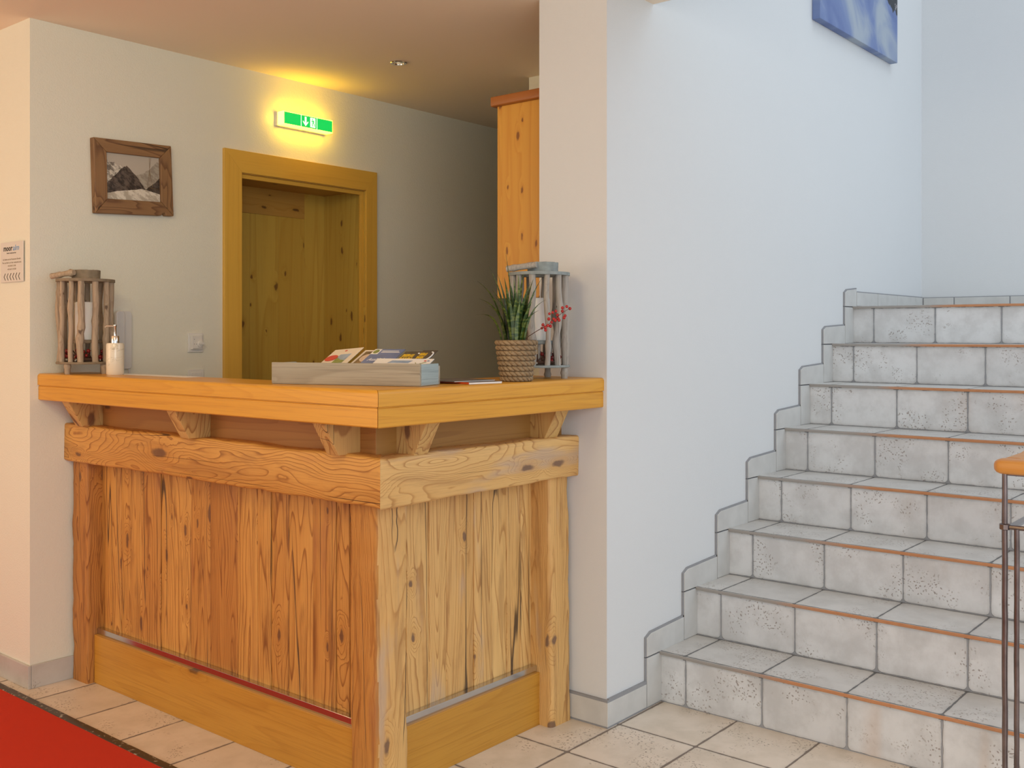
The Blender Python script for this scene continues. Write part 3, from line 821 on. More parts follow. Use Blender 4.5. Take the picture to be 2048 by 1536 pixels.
m.build('running_figure', M['greenlit'], gp)

# downlight
dl = thing('ceiling_downlight', (3.066, 3.172, HC), 'small round chrome downlight recessed in the ceiling above the reception', 'lamp')
m = MB().lathe((3.066, 3.172, HC), [(0.022, -0.001), (0.024, -0.007), (0.033, -0.007), (0.036, -0.004), (0.036, -0.0005), (0.030, -0.0005)], 32, cap=False)
m.build('trim_ring', M['chrome'], dl)
MB().lathe((3.066, 3.172, HC), [(0.001, -0.0045), (0.012, -0.0045), (0.0235, -0.002)], 24, cap=False).build('reflector', M['chrome'], dl)
MB().lathe((3.066, 3.172, HC), [(0.001, -0.008), (0.008, -0.0075), (0.0085, -0.0045)], 16, cap=False).build('bulb', M['bulb'], dl)

# wall cabinet
wc = thing('wall_cabinet', (3.1, 2.37, 1.437), 'knotty pine wall cabinet with a dark crown board hanging behind the white pillar', 'cabinet')
CX, CY0, CY1 = 2.935, YP, 2.505
MB().box((CX, CY0+0.001, 1.437), (CX+0.022, CY1-0.022, 2.158), rnd=0.5).build('side_panel', M['cabinet'], wc, 0.001)
MB().box((CX, CY1-0.022, 1.437), (3.60, CY1, 2.158), rnd=0.1).build('door', M['cabinet'], wc, 0.001)
MB().box((CX+0.022, CY0+0.001, 1.437), (3.60, CY1-0.0225, 1.459), rnd=0.8).build('bottom_panel', M['cabinet'], wc, 0.001)
MB().plank((CX-0.018, CY0+0.001, 2.158), (3.60, CY1+0.018, 2.195), 1, 0.006, 0.0, rnd=0.3, seg=4).build('crown_board', M['crown'], wc)

# thermostat and switch
th = thing('thermostat', (2.463, YB, 1.268), 'white square room thermostat with rotary dial on the wall left of the door', 'thermostat')
MB().box((2.427, YB-0.008, 1.228), (2.499, YB-0.0005, 1.308)).build('plate', M['whiteplastic'], th, 0.002)
MB().box((2.438, YB-0.020, 1.239), (2.488, YB-0.008, 1.297)).build('housing', M['whiteplastic'], th, 0.002)
m = MB()
c_ = Vector((2.476, YB-0.020, 1.262))
rs = [[c_+Vector((r*math.cos(2*PI*k/24), -dy, r*math.sin(2*PI*k/24))) for k in range(24)] for r, dy in ((0.0135, 0), (0.0135, 0.005), (0.012, 0.006))]
m.rings(rs)
m.box((2.466, YB-0.031, 1.260), (2.490, YB-0.024, 1.268))
m.build('dial', M['whiteplastic'], th)
m = MB()
for dx_, dz_ in ((2.449, 1.282), (2.449, 1.262), (2.459, 1.262)):
    m.box((dx_-0.0012, YB-0.0205, dz_-0.0015), (dx_+0.0012, YB-0.0198, dz_+0.0015))
m.box((2.443, YB-0.0205, 1.243), (2.484, YB-0.0198, 1.2445))
m.build('markings', M['greyplastic'], th)
sw = thing('light_switch', (2.465, YB, 1.115), 'white square light switch just above the counter edge below the thermostat', 'switch')
MB().box((2.427, YB-0.008, 1.076), (2.503, YB-0.0005, 1.156)).build('plate', M['whiteplastic'], sw, 0.002)
MB().box((2.439, YB-0.012, 1.088), (2.491, YB-0.008, 1.1435)).build('rocker', M['whiteplastic'], sw, 0.0015)

# intercom handset on the wall
ph = thing('wall_phone', (2.13, YB, 1.28), 'slim white wall telephone with handset mounted behind the left lantern', 'telephone')
def pill(m, x0, x1, z0, z1, y0, y1, r):
    pts = []
    for (cx_, cz_, t0) in ((x0+r, z0+r, PI), (x1-r, z0+r, 1.5*PI), (x1-r, z1-r, 0), (x0+r, z1-r, PI/2)):
        for k in range(6):
            t = t0 + k*PI/10
            pts.append((cx_+r*math.cos(t), y0, cz_+r*math.sin(t)))
    m.prism(pts, (0, y1-y0, 0))
m = MB(); pill(m, 2.124, 2.166, 1.166, 1.394, YB-0.022, YB-0.0005, 0.012)
m.build('base', M['lightgrey'], ph, 0.002)
m = MB(); pill(m, 2.090, 2.126, 1.175, 1.395, YB-0.042, YB-0.024, 0.014)
m.build('handset', M['lightgrey'], ph, 0.003)
m = MB(); c_ = Vector((2.108, YB-0.0425, 1.342))
for r in (0.0035, 0.0075, 0.011):
    m.tube([c_+Vector((r*math.cos(t), 0, r*math.sin(t))) for t in [2*PI*k/16 for k in range(17)]], 0.0007, 5)
m.build('speaker_grille', M['whiteplastic'], ph)
MB().tube([(2.158, YB-0.012, 1.168), (2.160, YB-0.012, 1.15), (2.157, YB-0.01, 1.12)], 0.003, 8).build('cord', M['lightgrey'], ph)

# sign on the left wall
sg = thing('wall_sign', (XS, 3.905, 1.572), 'small cream information sign with dark arrows on the peach-lit wall at far left', 'sign')
SU, SV = Vector((0, -1, 0)), Vector((0, 0, 1))
MB().box((XS-0.007, 3.811, 1.499), (XS-0.0045, 3.995, 1.650)).build('plate', M['signplate'], sg, 0.0005)
for y_, z_ in ((3.83, 1.515), (3.975, 1.515), (3.83, 1.634), (3.975, 1.634)):
    MB().box((XS-0.0045, y_-0.005, z_-0.005), (XS, y_+0.005, z_+0.005)).build('spacer', M['greyplastic'], sg)
xq = XS-0.0072
text('logo', 'moor', 0.030, (xq, 3.972, 1.617), SU, SV, M['blackink'], sg, shear=0.15, fit=0.075, bold=0.0006)
text('logo', 'alm', 0.030, (xq, 3.894, 1.617), SU, SV, M['logoblue'], sg, shear=0.15, fit=0.050)
text('text_line', 'hotel restaurant bar', 0.007, (xq, 3.905, 1.606), SU, SV, M['blackink'], sg, align='CENTER', fit=0.075)
for i, (b_, f_) in enumerate((('Sie finden uns im Restaurant Bereich', 0.145), ('You can find us in the restaurant area', 0.155), ('+43 5582 22 100', 0.065), ('+43 664 42 34 500', 0.070))):
    text('text_line', b_, 0.009, (xq, 3.903, 1.582-0.0125*i), SU, SV, M['greytext'], sg, align='CENTER', fit=f_)
m = MB()
for i in range(6):
    yc_ = 3.965-0.0235*i
    for (a, b) in (((0, 0), (0.011, 0.013)), ((0, 0), (0.011, -0.013))):
        p0 = Vector((xq, yc_-a[0], 1.519+a[1])); p1 = Vector((xq, yc_-b[0], 1.519+b[1]))
        m.tube([p0, p1], 0.0013, 6)
m.build('arrows', M['blackink'], sg)

# canvas over the stairs
cv = thing('canvas_picture', (4.459, YW-0.0195, 2.733), 'blue winter mountain canvas print hanging high on the stairwell wall', 'picture')
MB().box((4.459, YW-0.039, 2.733), (5.460, YW-0.0005, 3.47)).build('canvas', M['canvas'], cv, 0.002)

# ================================================================== COUNTER ITEMS
def stick(m, base, top, r, seed, bend=0.004, rnd=0.0, nseg=14):
    base = Vector(base); top = Vector(top); pts = []; rr = []
    random.seed(seed)
    kn = [random.uniform(0.15, 0.9) for _ in range(3)]
    for k in range(nseg+1):
        t = k/nseg; p = base.lerp(top, t)
        p.x += bend*nz((t*1.7, seed, 0), 1.3, seed)*2*math.sin(PI*t)**0.7 if 0 < t < 1 else 0
        p.y += bend*nz((0, t*1.7, seed), 1.3, seed+3)*2*math.sin(PI*t)**0.7 if 0 < t < 1 else 0
        bump = sum(0.28*math.exp(-((t-q)/0.025)**2) for q in kn)
        pts.append(p); rr.append(r*(1+0.15*nz((t*5, seed, 2), 1, seed)+bump))
    m.tube(pts, rr, 9, rnd=rnd)
def lantern(c, label, bark, plate, seed, rot, hoop_dir):
    R0, H = 0.098, 0.343
    L = thing('stick_lantern', (c[0], c[1], ZT), label, 'lantern')
    def P(x, y, z):
        a = rot
        return Vector((c[0]+x*math.cos(a)-y*math.sin(a), c[1]+x*math.sin(a)+y*math.cos(a), ZT+z))
    def disc(z0, z1, r, name, inner=0):
        m = MB()
        if inner:
            rs = [[P(q*math.cos(t), q*math.sin(t), z) for t in [2*PI*k/40 for k in range(40)]] for q, z in ((inner, z0), (r, z0), (r, z1), (inner, z1), (inner, z0))]
            m.rings(rs, cap=False, smooth=False)
        else:
            rs = [[P(q*(1+0.01*nz((math.cos(t), math.sin(t), 0), 3, seed))*math.cos(t), q*math.sin(t), z) for t in [2*PI*k/40 for k in range(40)]] for q, z in ((r-0.002, z0), (r, z0+0.002), (r, z1-0.002), (r-0.002, z1))]
            m.rings(rs, smooth=False)
        return m.build(name, plate, L)
    disc(0.036, 0.044, R0+0.004, 'bottom_plate')
    disc(H-0.006, H+0.004, R0+0.004, 'top_plate', 0.045)
    nb = 12
    random.seed(seed)
    for k in range(nb):
        a = 2*PI*(k+0.5)/nb + random.uniform(-0.07, 0.07)
        m = MB()
        a2 = a + random.uniform(-0.05, 0.05)
        r = random.choice((0.009, 0.0105, 0.0115, 0.0125))
        stick(m, P((R0-0.010)*math.cos(a), (R0-0.010)*math.sin(a), 0.043), P((R0-0.010)*math.cos(a2), (R0-0.010)*math.sin(a2), H-0.004), r, seed*10+k, 0.0055, rnd=random.random())
        m.build('stick', bark, L)
    for k in range(4):
        a = PI/4 + k*PI/2 + 0.42
        m = MB(); stick(m, P(0.088*math.cos(a), 0.088*math.sin(a), 0.0), P(0.088*math.cos(a), 0.088*math.sin(a), 0.037), 0.0105, seed+k, 0.0, rnd=k*0.2, nseg=4)
        m.build('leg', bark, L)
    disc(0.112, 0.124, 0.062, 'candle_shelf')
    for k in range(3):
        a = 2*PI*k/3+0.5
        m = MB(); stick(m, P(0.045*math.cos(a), 0.045*math.sin(a), 0.044), P(0.045*math.cos(a), 0.045*math.sin(a), 0.112), 0.005, seed+20+k, 0.0, nseg=4); m.build('shelf_support', bark, L)
    # strap handle: low hoop plus a stick grip
    m = MB(); hx, hy = hoop_dir
    rs = []
    for q, z in ((0.046, H+0.004), (0.050, H+0.004), (0.051, H+0.036), (0.047, H+0.037)):
        rs.append([P(hx+q*math.cos(t), hy+q*0.8*math.sin(t), z+0.0015*nz((math.cos(t)*3, math.sin(t)*3, z), 2, seed) if z > H+0.02 else z) for t in [2*PI*k/36 for k in range(36)]])
    rs.append(rs[0]); m.rings(rs, cap=False, smooth=True); m.build('handle_hoop', plate, L)
    g0 = P(hx-0.118, hy-0.020, H+0.014); g1 = P(hx-0.022, hy-0.052, H+0.026)
    m = MB(); stick(m, g0, g1, 0.0105, seed+33, 0.002, nseg=8); m.build('handle_grip', bark, L)
    return L, P
ang = math.radians(39.665-90)
L1, P1 = lantern((1.912, 3.632), 'brown driftwood lantern on the far left end of the oak counter top', M['barkbrown'], M['platebrown'], 3, ang, (0.010, -0.02))
L2, P2 = lantern((2.660, 2.090), 'grey driftwood lantern with blue-grey hoop standing behind the potted plant', M['barkgrey'], M['plategrey'], 8, ang, (0.012, -0.02))
def candle(P, label):
    z0 = 0.1245
    c = thing('pillar_candle', tuple(P(0.0, 0, z0)), label, 'candle', None)
    MB().lathe(tuple(P(0, 0, z0)), [(0.001, 0), (0.036, 0), (0.0365, 0.002), (0.0365, 0.136), (0.034, 0.139), (0.010, 0.136), (0.001, 0.136)], 32).build('wax', M['wax'], c)
    MB().tube([P(0, 0, z0+0.1355), P(0.001, 0, z0+0.147)], 0.001, 6).build('wick', M['wick'], c)
candle(P1, 'white pillar candle inside the brown lantern at left')
candle(P2, 'white pillar candle inside the grey lantern behind the plant')
def berries(P, label, seed):
    z0 = 0.0445
    t = thing('berry_wreath', tuple(P(0, 0, z0)), label, 'decoration')
    random.seed(seed)
    tw = MB()
    for k in range(34):
        a = random.uniform(0, 2*PI); r = random.uniform(0.055, 0.072)
        rb = random.uniform(0.0055, 0.008)
        MB().ball(P(r*math.cos(a), r*math.sin(a), z0+rb+random.uniform(0.0, 0.034)), rb).build('berry', M['darkberry'], t)
    for k in range(16):
        a = random.uniform(0, 2*PI); r = 0.064
        tw.tube([P(r*math.cos(a), r*math.sin(a), z0+0.004), P(0.06*math.cos(a+0.5), 0.06*math.sin(a+0.5), z0+random.uniform(0.02, 0.045))], 0.0012, 5)
    ring = [P(0.064*math.cos(q), 0.064*math.sin(q), z0+0.008) for q in [2*PI*k/24 for k in range(25)]]
    tw.tube(ring, 0.006, 6)
    for k in range(14):
        a = random.uniform(0, 2*PI)
        MB().ball(P(0.070*math.cos(a), 0.070*math.sin(a), z0+0.004+random.uniform(0, 0.004)), 0.003).build('moss_fleck', M['frost'], t)
    tw.build('twig_ring', M['twig'], t)
    co = MB()
    for q in range(5):
        rr = [0.006, 0.0125, 0.015, 0.012, 0.005][q]
        for k in range(8):
            a = 2*PI*k/8+q*0.4
            co.ball(P(rr*math.cos(a), rr*math.sin(a), z0+0.006+q*0.006), 0.005)
    co.build('pine_cone', M['cone'], t)
berries(P1, 'dark red berries and twigs on the floor of the left brown lantern', 5)
berries(P2, 'dark red berries and twigs on the floor of the grey lantern behind the plant', 9)

# soap dispenser
dx_, dy_ = 1.916, 3.431
sd = thing('soap_dispenser', (dx_, dy_, ZT), 'cream marbled soap dispenser with chrome pump beside the left lantern', 'soap dispenser')
MB().lathe((dx_, dy_, ZT), [(0.001, 0.0), (0.0285, 0), (0.0305, 0.003), (0.0305, 0.107), (0.028, 0.113), (0.012, 0.1145), (0.001, 0.1145)], 40).build('bottle', M['marble'], sd)
MB().lathe((dx_, dy_, ZT), [(0.001, 0.114), (0.0145, 0.114), (0.0145, 0.137), (0.013, 0.139), (0.006, 0.139), (0.0045, 0.139), (0.0045, 0.170), (0.006, 0.172), (0.006, 0.178), (0.001, 0.179)], 28).build('collar', M['chrome'], sd)
rt = Vector((math.sin(math.radians(39.665)), -math.cos(math.radians(39.665)), 0))
c_ = Vector((dx_, dy_, ZT+0.1735))
MB().tube([c_+rt*0.004, c_-rt*0.012, c_-rt*0.030, c_-rt*0.036+Vector((0, 0, -0.004))], [0.0035, 0.0033, 0.003, 0.0022], 8).build('spout', M['chrome'], sd)

# sheet of paper under the dispenser
m = MB(); m.prism([(1.935, 3.02, ZT+0.0003), (1.935, 3.50, ZT+0.0003), (1.998, 3.50, ZT+0.0003), (1.998, 3.02, ZT+0.0003)], (0, 0, 0.0008))
tag(m.build('paper_sheet', M['paper']), 'white paper sheet lying along the back edge of the counter by the dispenser', 'paper')

# potted plant
px_, py_ = 2.433, 2.000
pl = thing('potted_plant', (px_, py_, ZT), 'spiky green snake-leaf plant in a woven seagrass pot on the counter', 'plant')
m = MB(); rs = []; hts = []; nr, npz, na = 8, 8, 160
HP = 0.126
for iz in range(nr*npz+1):
    t = iz/(nr*npz); row = iz//npz; lt = (iz % npz)/npz
    R_ = 0.047+0.017*t; ring = []
    for k in range(na):
        a = 2*PI*k/na
        s_ = (a/(2*PI)*20 + lt*0.95 + 0.5*row) % 1
        hgt = (math.sin(PI*lt)**0.6 if lt > 0 else 0)*(0.1+0.9*math.sin(PI*s_)**0.7)
        hts.append(hgt)
        r = R_-0.002+0.0065*hgt
        ring.append((px_+r*math.cos(a), py_+r*math.sin(a), ZT+HP*t))
    rs.append(ring)
for q, (rr, zz) in enumerate(((0.060, HP+0.001), (0.058, HP-0.008))):
    rs.append([(px_+rr*math.cos(2*PI*k/na), py_+rr*math.sin(2*PI*k/na), ZT+zz) for k in range(na)])
m.rings(rs, cap=False)
for q in range(len(m.r)):
    m.r[q] = hts[q] if q < len(hts) else 0.3
m.add([(px_+0.047*math.cos(2*PI*k/24), py_+0.047*math.sin(2*PI*k/24), ZT+0.0005) for k in range(24)], [tuple(range(24))])
m.build('woven_pot', M['basket'], pl)
MB().lathe((px_, py_, ZT), [(0.059, HP-0.014), (0.04, HP-0.010), (0.001, HP-0.008)], 24, cap=False).build('soil', M['soil'], pl)
fwd = Vector((math.cos(math.radians(39.665)), math.sin(math.radians(39.665)), 0))
def leaf(b, tip, bow, wd, name='leaf', mat=None, fold=0.35):
    """blade from base b to tip (camera-free local offsets in metres: right, back, up)"""
    O = Vector((px_, py_, ZT+HP-0.012))
    W = lambda q: O + rt*q[0] + fwd*q[1] + Vector((0, 0, q[2]))
    B, T = W(b), W(tip)
    hor = (T-B); hor.z = 0
    hd = hor.normalized() if hor.length > 1e-4 else rt.copy()
    side = Vector((-hd.y, hd.x, 0))
    rows = []; n = 12
    for k in range(n+1):
        t = k/n
        p = B.lerp(T, t) + Vector((0, 0, bow*math.sin(PI*t))) - hd*bow*0.3*math.sin(PI*t)
        wt = wd*(0.8+0.5*math.sin(PI*min(1, t*1.3)))*(1-t**2.6)+0.0004
        up = Vector((0, 0, 1)).cross(side).normalized()
        nrm = (T-B).normalized().cross(side).normalized()
        th = 0.0012*(1-t)+0.0002
        rows.append([p+side*wt+nrm*wt*fold, p+nrm*th, p-side*wt+nrm*wt*fold, p-nrm*th])
    m = MB(); m.rings(rows, rnd=random.random()); m.build(name, mat or M['leaf'], pl)
random.seed(12)
px2m = 1/645.0
# main leaves: tip position in the picture relative to pot centre (right, up in pixels), plus a depth in metres
for (tx, ty, dep) in [(-78, 118, 0.0), (-80, 51, -0.03), (-74, 83, -0.01), (-54, 146, 0.02), (-38, 133, 0.05), (-21, 172, 0.0), (-24, 124, -0.02), (4, 128, -0.03),
                      (14, 134, 0.05), (34, 122, 0.03), (50, 122, -0.02), (56, 80, -0.03), (30, 76, -0.05), (-42, 88, 0.05), (-10, 110, 0.04),
                      (0, 96, -0.05), (22, 104, -0.03), (-16, 92, -0.05), (-56, 70, 0.03), (44, 60, -0.05), (-30, 104, 0.02), (10, 112, 0.02), (-5, 120, -0.01), (18, 92, 0.06),
                      (-12, 80, -0.04), (8, 84, -0.045), (-34, 70, -0.03), (38, 96, 0.05), (-48, 100, -0.04), (28, 116, 0.0)]:
    tip = (tx*px2m, dep, ty*px2m*1.02+0.008)
    b = (tx*px2m*0.28+random.uniform(-0.008, 0.008), dep*0.5+random.uniform(-0.012, 0.012), 0)
    leaf(b, tip, 0.022*abs(tx)/60+0.004, random.uniform(0.0078, 0.0100))
# lime leaves
leaf((0.018, -0.02, 0), (0.045, -0.02, 0.070), 0.012, 0.010, 'lime_leaf', M['limeleaf'], 0.2)
leaf((0.015, -0.01, 0.02), (0.026, 0.0, 0.085), 0.006, 0.011, 'lime_leaf', M['limeleaf'], 0.2)
# berry sprig stuck in the pot
O_ = Vector((px_, py_, ZT+HP-0.012)); W3 = lambda a, b, c: O_ + rt*a + fwd*b + Vector((0, 0, c))
bs = thing('berry_sprig', tuple(W3(0.022, -0.025, -0.003)), 'red berry sprig poking out to the right of the potted plant', 'decoration')
stem = [W3(0.022, -0.025, -0.003), W3(0.034, -0.028, 0.022), W3(0.062, -0.032, 0.040), W3(0.10, -0.03, 0.062), W3(0.135, -0.03, 0.092), W3(0.166, -0.03, 0.112)]
MB().tube(stem, [0.0013, 0.0013, 0.0012, 0.001, 0.0008, 0.0005], 6).build('stem', M['twig'], bs)
for (bx, by_) in [(83, 75), (87, 71), (92, 74), (88, 67), (94, 84), (97, 73), (99, 79), (103, 84), (106, 82), (110, 90), (111, 85), (113, 82), (119, 96), (119, 101), (124, 89), (122, 86), (127, 103), (133, 100), (95, 92), (101, 94), (107, 96), (81, 70)]:
    wx_ = ((bx-81)*1.06+50)*px2m; wz_ = ((by_-67)*1.28+20)*px2m+0.012
    dz2 = random.uniform(-0.004, 0.004)
    MB().ball(W3(wx_, -0.031+random.uniform(-0.006, 0.006), wz_), random.uniform(0.0044, 0.0056)).build('berry', M['berry'], bs)

# wooden brochure box
A = Vector((1.848, 2.440, ZT+0.0005)); B = Vector((2.000, 1.985, ZT+0.0005))
U = (B-A); LB = U.length; U.normalize(); BK = Vector((-U.y, U.x, 0)); Z = Vector((0, 0, 1))
if BK.x < 0: BK = -BK
DB, HB = 0.128, 0.061
bx = thing('brochure_box', tuple(A+U*LB/2), 'long shallow weathered grey wooden box of leaflets on the counter corner', 'box')
def boxpart(name, o, u, v, w_, mat, rnd):
    return MB().obox(o, u, v, w_, 0, rnd).build(name, mat, bx, 0.0015)
tk = 0.009
# grain of the long sides follows the box, so these meshes get a rotated object frame
def rot_part(name, u0, u1, b0, b1, z0, z1, mat, rnd):
    m = MB().box((u0, b0, z0), (u1, b1, z1), 0, rnd)
    me_parent = bx
    o = m.build(name, mat, None, 0.0015)
    o.parent = me_parent
    mat4 = Matrix((( U.x, BK.x, 0, A.x), (U.y, BK.y, 0, A.y), (0, 0, 1, A.z), (0, 0, 0, 1)))
    o.matrix_local = Matrix.Translation(-Vector(bx.location)) @ mat4
    return o
rot_part('front_panel', 0, LB, 0, tk, 0.002, HB+0.0015, M['boxwood'], 0.3)
rot_part('back_panel', 0, LB, DB-tk, DB, 0.002, HB-0.007, M['boxwood'], 0.6)
rot_part('end_panel', 0.0, tk, tk, DB-tk, 0.002, HB, M['boxend'], 0.2)
rot_part('end_panel', LB-tk, LB, tk, DB-tk, 0.002, HB, M['boxend'], 0.8)
rot_part('base_panel', 0.001, LB-0.001, 0.001, DB-0.001, 0.0, 0.006, M['boxwood'], 0.9)

TL = math.radians(22.5)
def leaflet(name, s0, s1, len_, lift, label, cover, roll=0.0, tilt=TL, b0=0.012):
    """booklet leaning on the back panel; returns its empty and a point function (u 0..1, v metres along the page)"""
    Vv = (BK*math.cos(tilt)+Z*math.sin(tilt))
    Uu = (U + Z*roll).normalized()
    Vv = (Vv - Uu*Vv.dot(Uu)).normalized()
    Nn = Uu.cross(Vv)
    if Nn.z < 0: Nn = -Nn
    O = A + U*s0 + BK*b0 + Z*(0.0075+lift)
    e = thing(name, tuple(O), label, 'leaflet')
    wd_ = s1-s0; th_ = 0.0016
    MB().obox(O, Uu*wd_, Vv*len_, Nn*th_).build('cover', cover, e)
    def on(u, v, h=0.0): return O+Uu*(u*wd_)+Vv*v+Nn*(th_+0.0002+h)
    return e, on, Uu, Vv, Nn, wd_
def patchp(on, pts, Nn, name, mat, e, h=0.0):
    MB().prism([on(u, v, h) for u, v in pts], Nn*0.0003).build(name, mat, e)
e, on, Uu, Vv, Nn, wd = leaflet('leaflet', 0.097, 0.1955, 0.212, 0.006, 'white leaflet with red oval badge, leftmost in the wooden box', M['cream'], roll=0.09)
patchp(on, [(0.42, 0.10), (0.80, 0.10), (0.80, 0.168), (0.42, 0.168)], Nn, 'photo_print', M['skyink'], e)
patchp(on, [(0.42, 0.10), (0.80, 0.10), (0.80, 0.118), (0.62, 0.125), (0.42, 0.145)], Nn, 'tree_print', M['greenink'], e, 0.0004)
patchp(on, [(0.22+0.21*math.cos(t), 0.143+0.022*math.sin(t)) for t in [2*PI*k/24 for k in range(24)]], Nn, 'red_badge', M['redink'], e, 0.0008)
patchp(on, [(0.47+0.045*math.cos(t), 0.196+0.005*math.sin(t)) for t in [2*PI*k/12 for k in range(12)]], Nn, 'dot_print', M['redink'], e)
e, on, Uu, Vv, Nn, wd = leaflet('leaflet', 0.196, 0.300, 0.209, 0.007, 'cream leaflet with a portrait print, between the badge leaflet and the blue one', M['cream'])
patchp(on, [(0.08, 0.10), (0.62, 0.10), (0.62, 0.198), (0.08, 0.198)], Nn, 'photo_print', M['brownink'], e)
patchp(on, [(0.30+0.17*math.cos(t), 0.150+0.028*math.sin(t)) for t in [2*PI*k/20 for k in range(20)]], Nn, 'face_print', M['skinink'], e, 0.0004)
e, on, Uu, Vv, Nn, wd = leaflet('leaflet', 0.232, 0.331, 0.207, 0.011, 'blue leaflet with a white logo square, middle of the wooden box', M['blueink'])
patchp(on, [(0.0, 0.168), (0.24, 0.168), (0.24, 0.205), (0.0, 0.205)], Nn, 'logo_square', M['paper'], e)
patchp(on, [(0.12+0.09*math.cos(t), 0.187+0.014*math.sin(t)) for t in [2*PI*k/16 for k in range(16)]], Nn, 'logo_print', M['greenink'], e, 0.0004)
text('title', 'Ausblick', 0.026, on(0.12, 0.122), Uu, Vv, M['paper'], e, shear=0.3, fit=0.055)
patchp(on, [(0.30, 0.190), (0.86, 0.190), (0.86, 0.194), (0.30, 0.194)], Nn, 'text_line', M['paper'], e)
patchp(on, [(0.30, 0.181), (0.92, 0.181), (0.92, 0.185), (0.30, 0.185)], Nn, 'text_line', M['paper'], e)
for q, (s0, s1, lb) in enumerate(((0.338, 0.402, 'dark leaflet with yellow lettering, next to the blue one'), (0.395, 0.442, 'dark leaflet with yellow lettering, rightmost at the back of the box'))):
    e, on, Uu, Vv, Nn, wd = leaflet('leaflet', s0, s1, 0.198, 0.008+0.004*q, lb, M['darkink'])
    text('title', 'BERG', 0.024, on(0.04, 0.160), Uu, Vv, M['yellowink'], e, fit=0.036 if q == 0 else 0.022, bold=0.0012)
    text('title', 'BAHN', 0.022, on(0.02, 0.138), Uu, Vv, M['yellowink'], e, fit=0.040 if q == 0 else 0.022, bold=0.0012)
    arc = [on(0.78+0.16*math.cos(t), 0.157+0.026*math.sin(t), 0.0003) for t in [1.9-3.3*k/14 for k in range(15)]]
    MB().tube(arc, 0.002, 6).build('white_arc', M['paper'], e)
e, on, Uu, Vv, Nn, wd = leaflet('leaflet', 0.285, 0.466, 0.116, 0.020, 'wide white leaflet lying in front of the others at the right of the box', M['paper'], b0=0.012)
text('title', 'NATIONALPARK', 0.022, on(0.10, 0.064), Uu, Vv, M['greytext'], e, fit=0.105)
patchp(on, [(0.25, 0.085), (0.62, 0.085), (0.66, 0.102), (0.30, 0.102)], Nn, 'photo_print', M['skyink'], e)
MB().tube([on(0.74, 0.088), on(0.79, 0.074), on(0.92, 0.092)], 0.0012, 5).build('swoosh', M['greenink'], e)
patchp(on, [(0.86, 0.098), (0.90, 0.098), (0.90, 0.104), (0.86, 0.104)], Nn, 'flag_print', M['redink'], e)
patchp(on, [(0.915, 0.098), (0.955, 0.098), (0.955, 0.104), (0.915, 0.104)], Nn, 'flag_print', M['blueink'], e)

# magazines
def magazine(corner, u, lu, lv, z0, th_, label, cover, spine, name='magazine'):
    e = thing(name, (corner[0], corner[1], z0), label, 'magazine')
    u = Vector((u[0], u[1], 0)).normalized(); v = Vector((-u.y, u.x, 0)); O = Vector((corner[0], corner[1], z0))
    MB().obox(O+u*0.001+v*0.001, u*(lu-0.002), v*(lv-0.002), Z*(th_-0.0006)).build('pages', M['paper'], e)
    MB().obox(O+Z*(th_-0.0006), u*lu, v*lv, Z*0.0006).build('cover', cover, e)
    MB().obox(O, u*0.0008-u*0.0016, v*lv, Z*th_).build('spine', spine, e)
    return e
magazine((2.185, 1.972), (0.985, -0.17), 0.125, 0.20, ZT+0.0005, 0.0055, 'white-edged magazine with red-orange spine at the bottom of the small pile', M['greyink'], M['orangespine'])
magazine((2.165, 2.010), (0.97, -0.08), 0.165, 0.17, ZT+0.0065, 0.0022, 'thin grey magazine lying on top of the pile between the box and the plant', M['greyink'], M['greyink'])

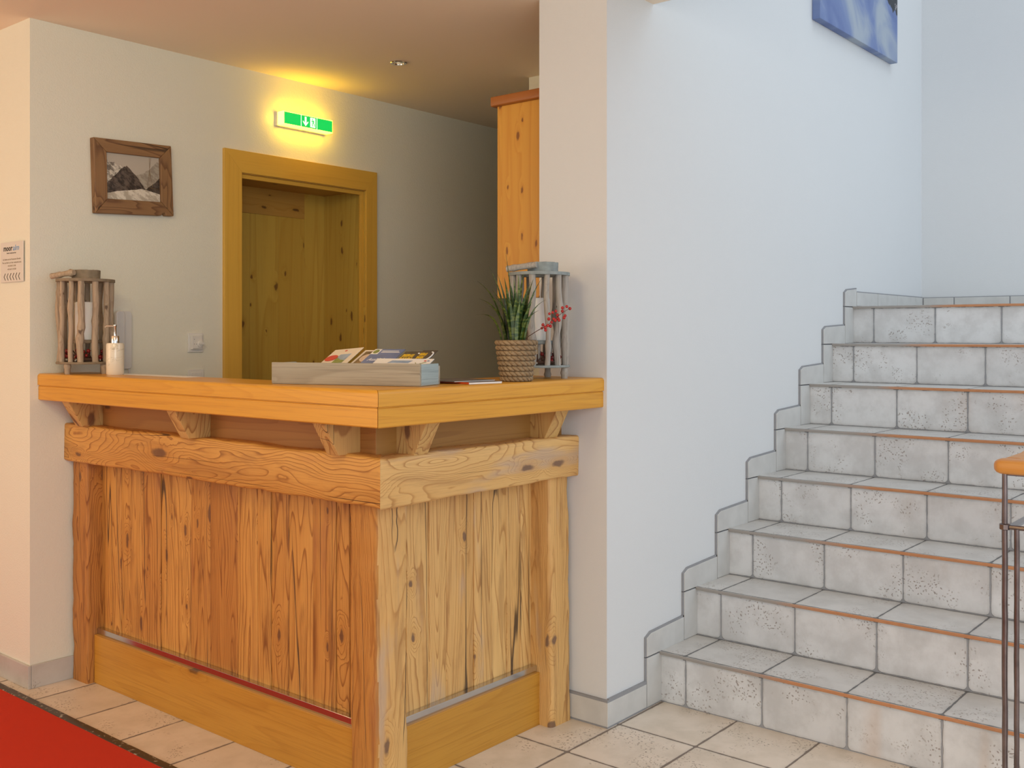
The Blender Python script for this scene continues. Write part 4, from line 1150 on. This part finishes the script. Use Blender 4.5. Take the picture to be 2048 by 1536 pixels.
# ================================================================== HANDRAIL
hr = thing('stair_railing', (3.0, 0.748, 0), 'wooden handrail on thin brown iron rods at the foot of the stairs', 'railing')
PXH, PYH = 3.0, 0.748
def rail_ring(c, hw, hh, ax):
    pts = []
    for k in range(20):
        t = 2*PI*k/20
        cx_ = math.copysign(abs(math.cos(t))**0.6, math.cos(t))*hw
        cz_ = math.copysign(abs(math.sin(t))**0.6, math.sin(t))*hh
        pts.append(c + ax*cx_ + Vector((0, 0, cz_)))
    return pts
zr = 0.9425; m = MB(); rs = []
X_ = Vector((1, 0, 0))
for (dy, sc) in ((0.030, 0.03), (0.029, 0.35), (0.026, 0.6), (0.020, 0.82), (0.012, 0.95), (0.0, 1.0), (-0.25, 1), (-0.5, 1), (-0.8, 1)):
    rs.append(rail_ring(Vector((PXH+0.015, PYH+dy, zr)), 0.033*sc, 0.0215*sc, X_))
m.rings(rs); m.build('handrail', M['railwood'], hr)
m = MB(); rs = []
for (dx2, dz2) in ((0.03, 0), (0.20, 0.0), (0.36, 0.012), (0.60, 0.15), (1.00, 0.43)):
    rs.append(rail_ring(Vector((PXH+0.015+dx2, PYH-0.012, zr+dz2)), 0.030, 0.021, Vector((0, 1, 0))))
m.rings(rs); m.build('handrail', M['railwood'], hr)
def rod(x, y, z0, z1, r):
    random.seed(int(x*1000+y*100)); pts = [(x+random.uniform(-.0006, .0006), y+random.uniform(-.0006, .0006), z0+(z1-z0)*k/16) for k in range(17)]
    MB().tube(pts, [r*random.uniform(0.94, 1.06) for _ in pts], 10).build('rod', M['iron'], hr)
rod(PXH, PYH, 0.0, zr-0.019, 0.0075)
rod(PXH, PYH-0.030, 0.0, 0.776, 0.0070)
MB().tube([(PXH, PYH, 0.771), (PXH, PYH, 0.773), (PXH, PYH, 0.786), (PXH, PYH, 0.788)], [0.011, 0.0145, 0.0145, 0.011], 8).build('collar', M['iron'], hr)
MB().tube([(PXH, PYH+0.001, 0.779), (PXH, PYH-0.4, 0.779), (PXH, PYH-0.8, 0.779)], 0.0065, 8).build('cross_bar', M['iron'], hr)
MB().box((PXH, PYH-0.075, 0.9185), (PXH+0.03, PYH-0.005, 0.9225)).build('saddle_plate', M['iron'], hr)
m = MB(); m.obox((PXH+0.008, PYH-0.026, 0.776), (0.36, 0, 0.0), (0, 0.022, 0), (0, 0, 0.006)); m.obox((PXH+0.365, PYH-0.026, 0.776), (0.6, 0, 0.42), (0, 0.022, 0), (0, 0, 0.006))
m.build('flat_bar', M['flatbar'], hr)
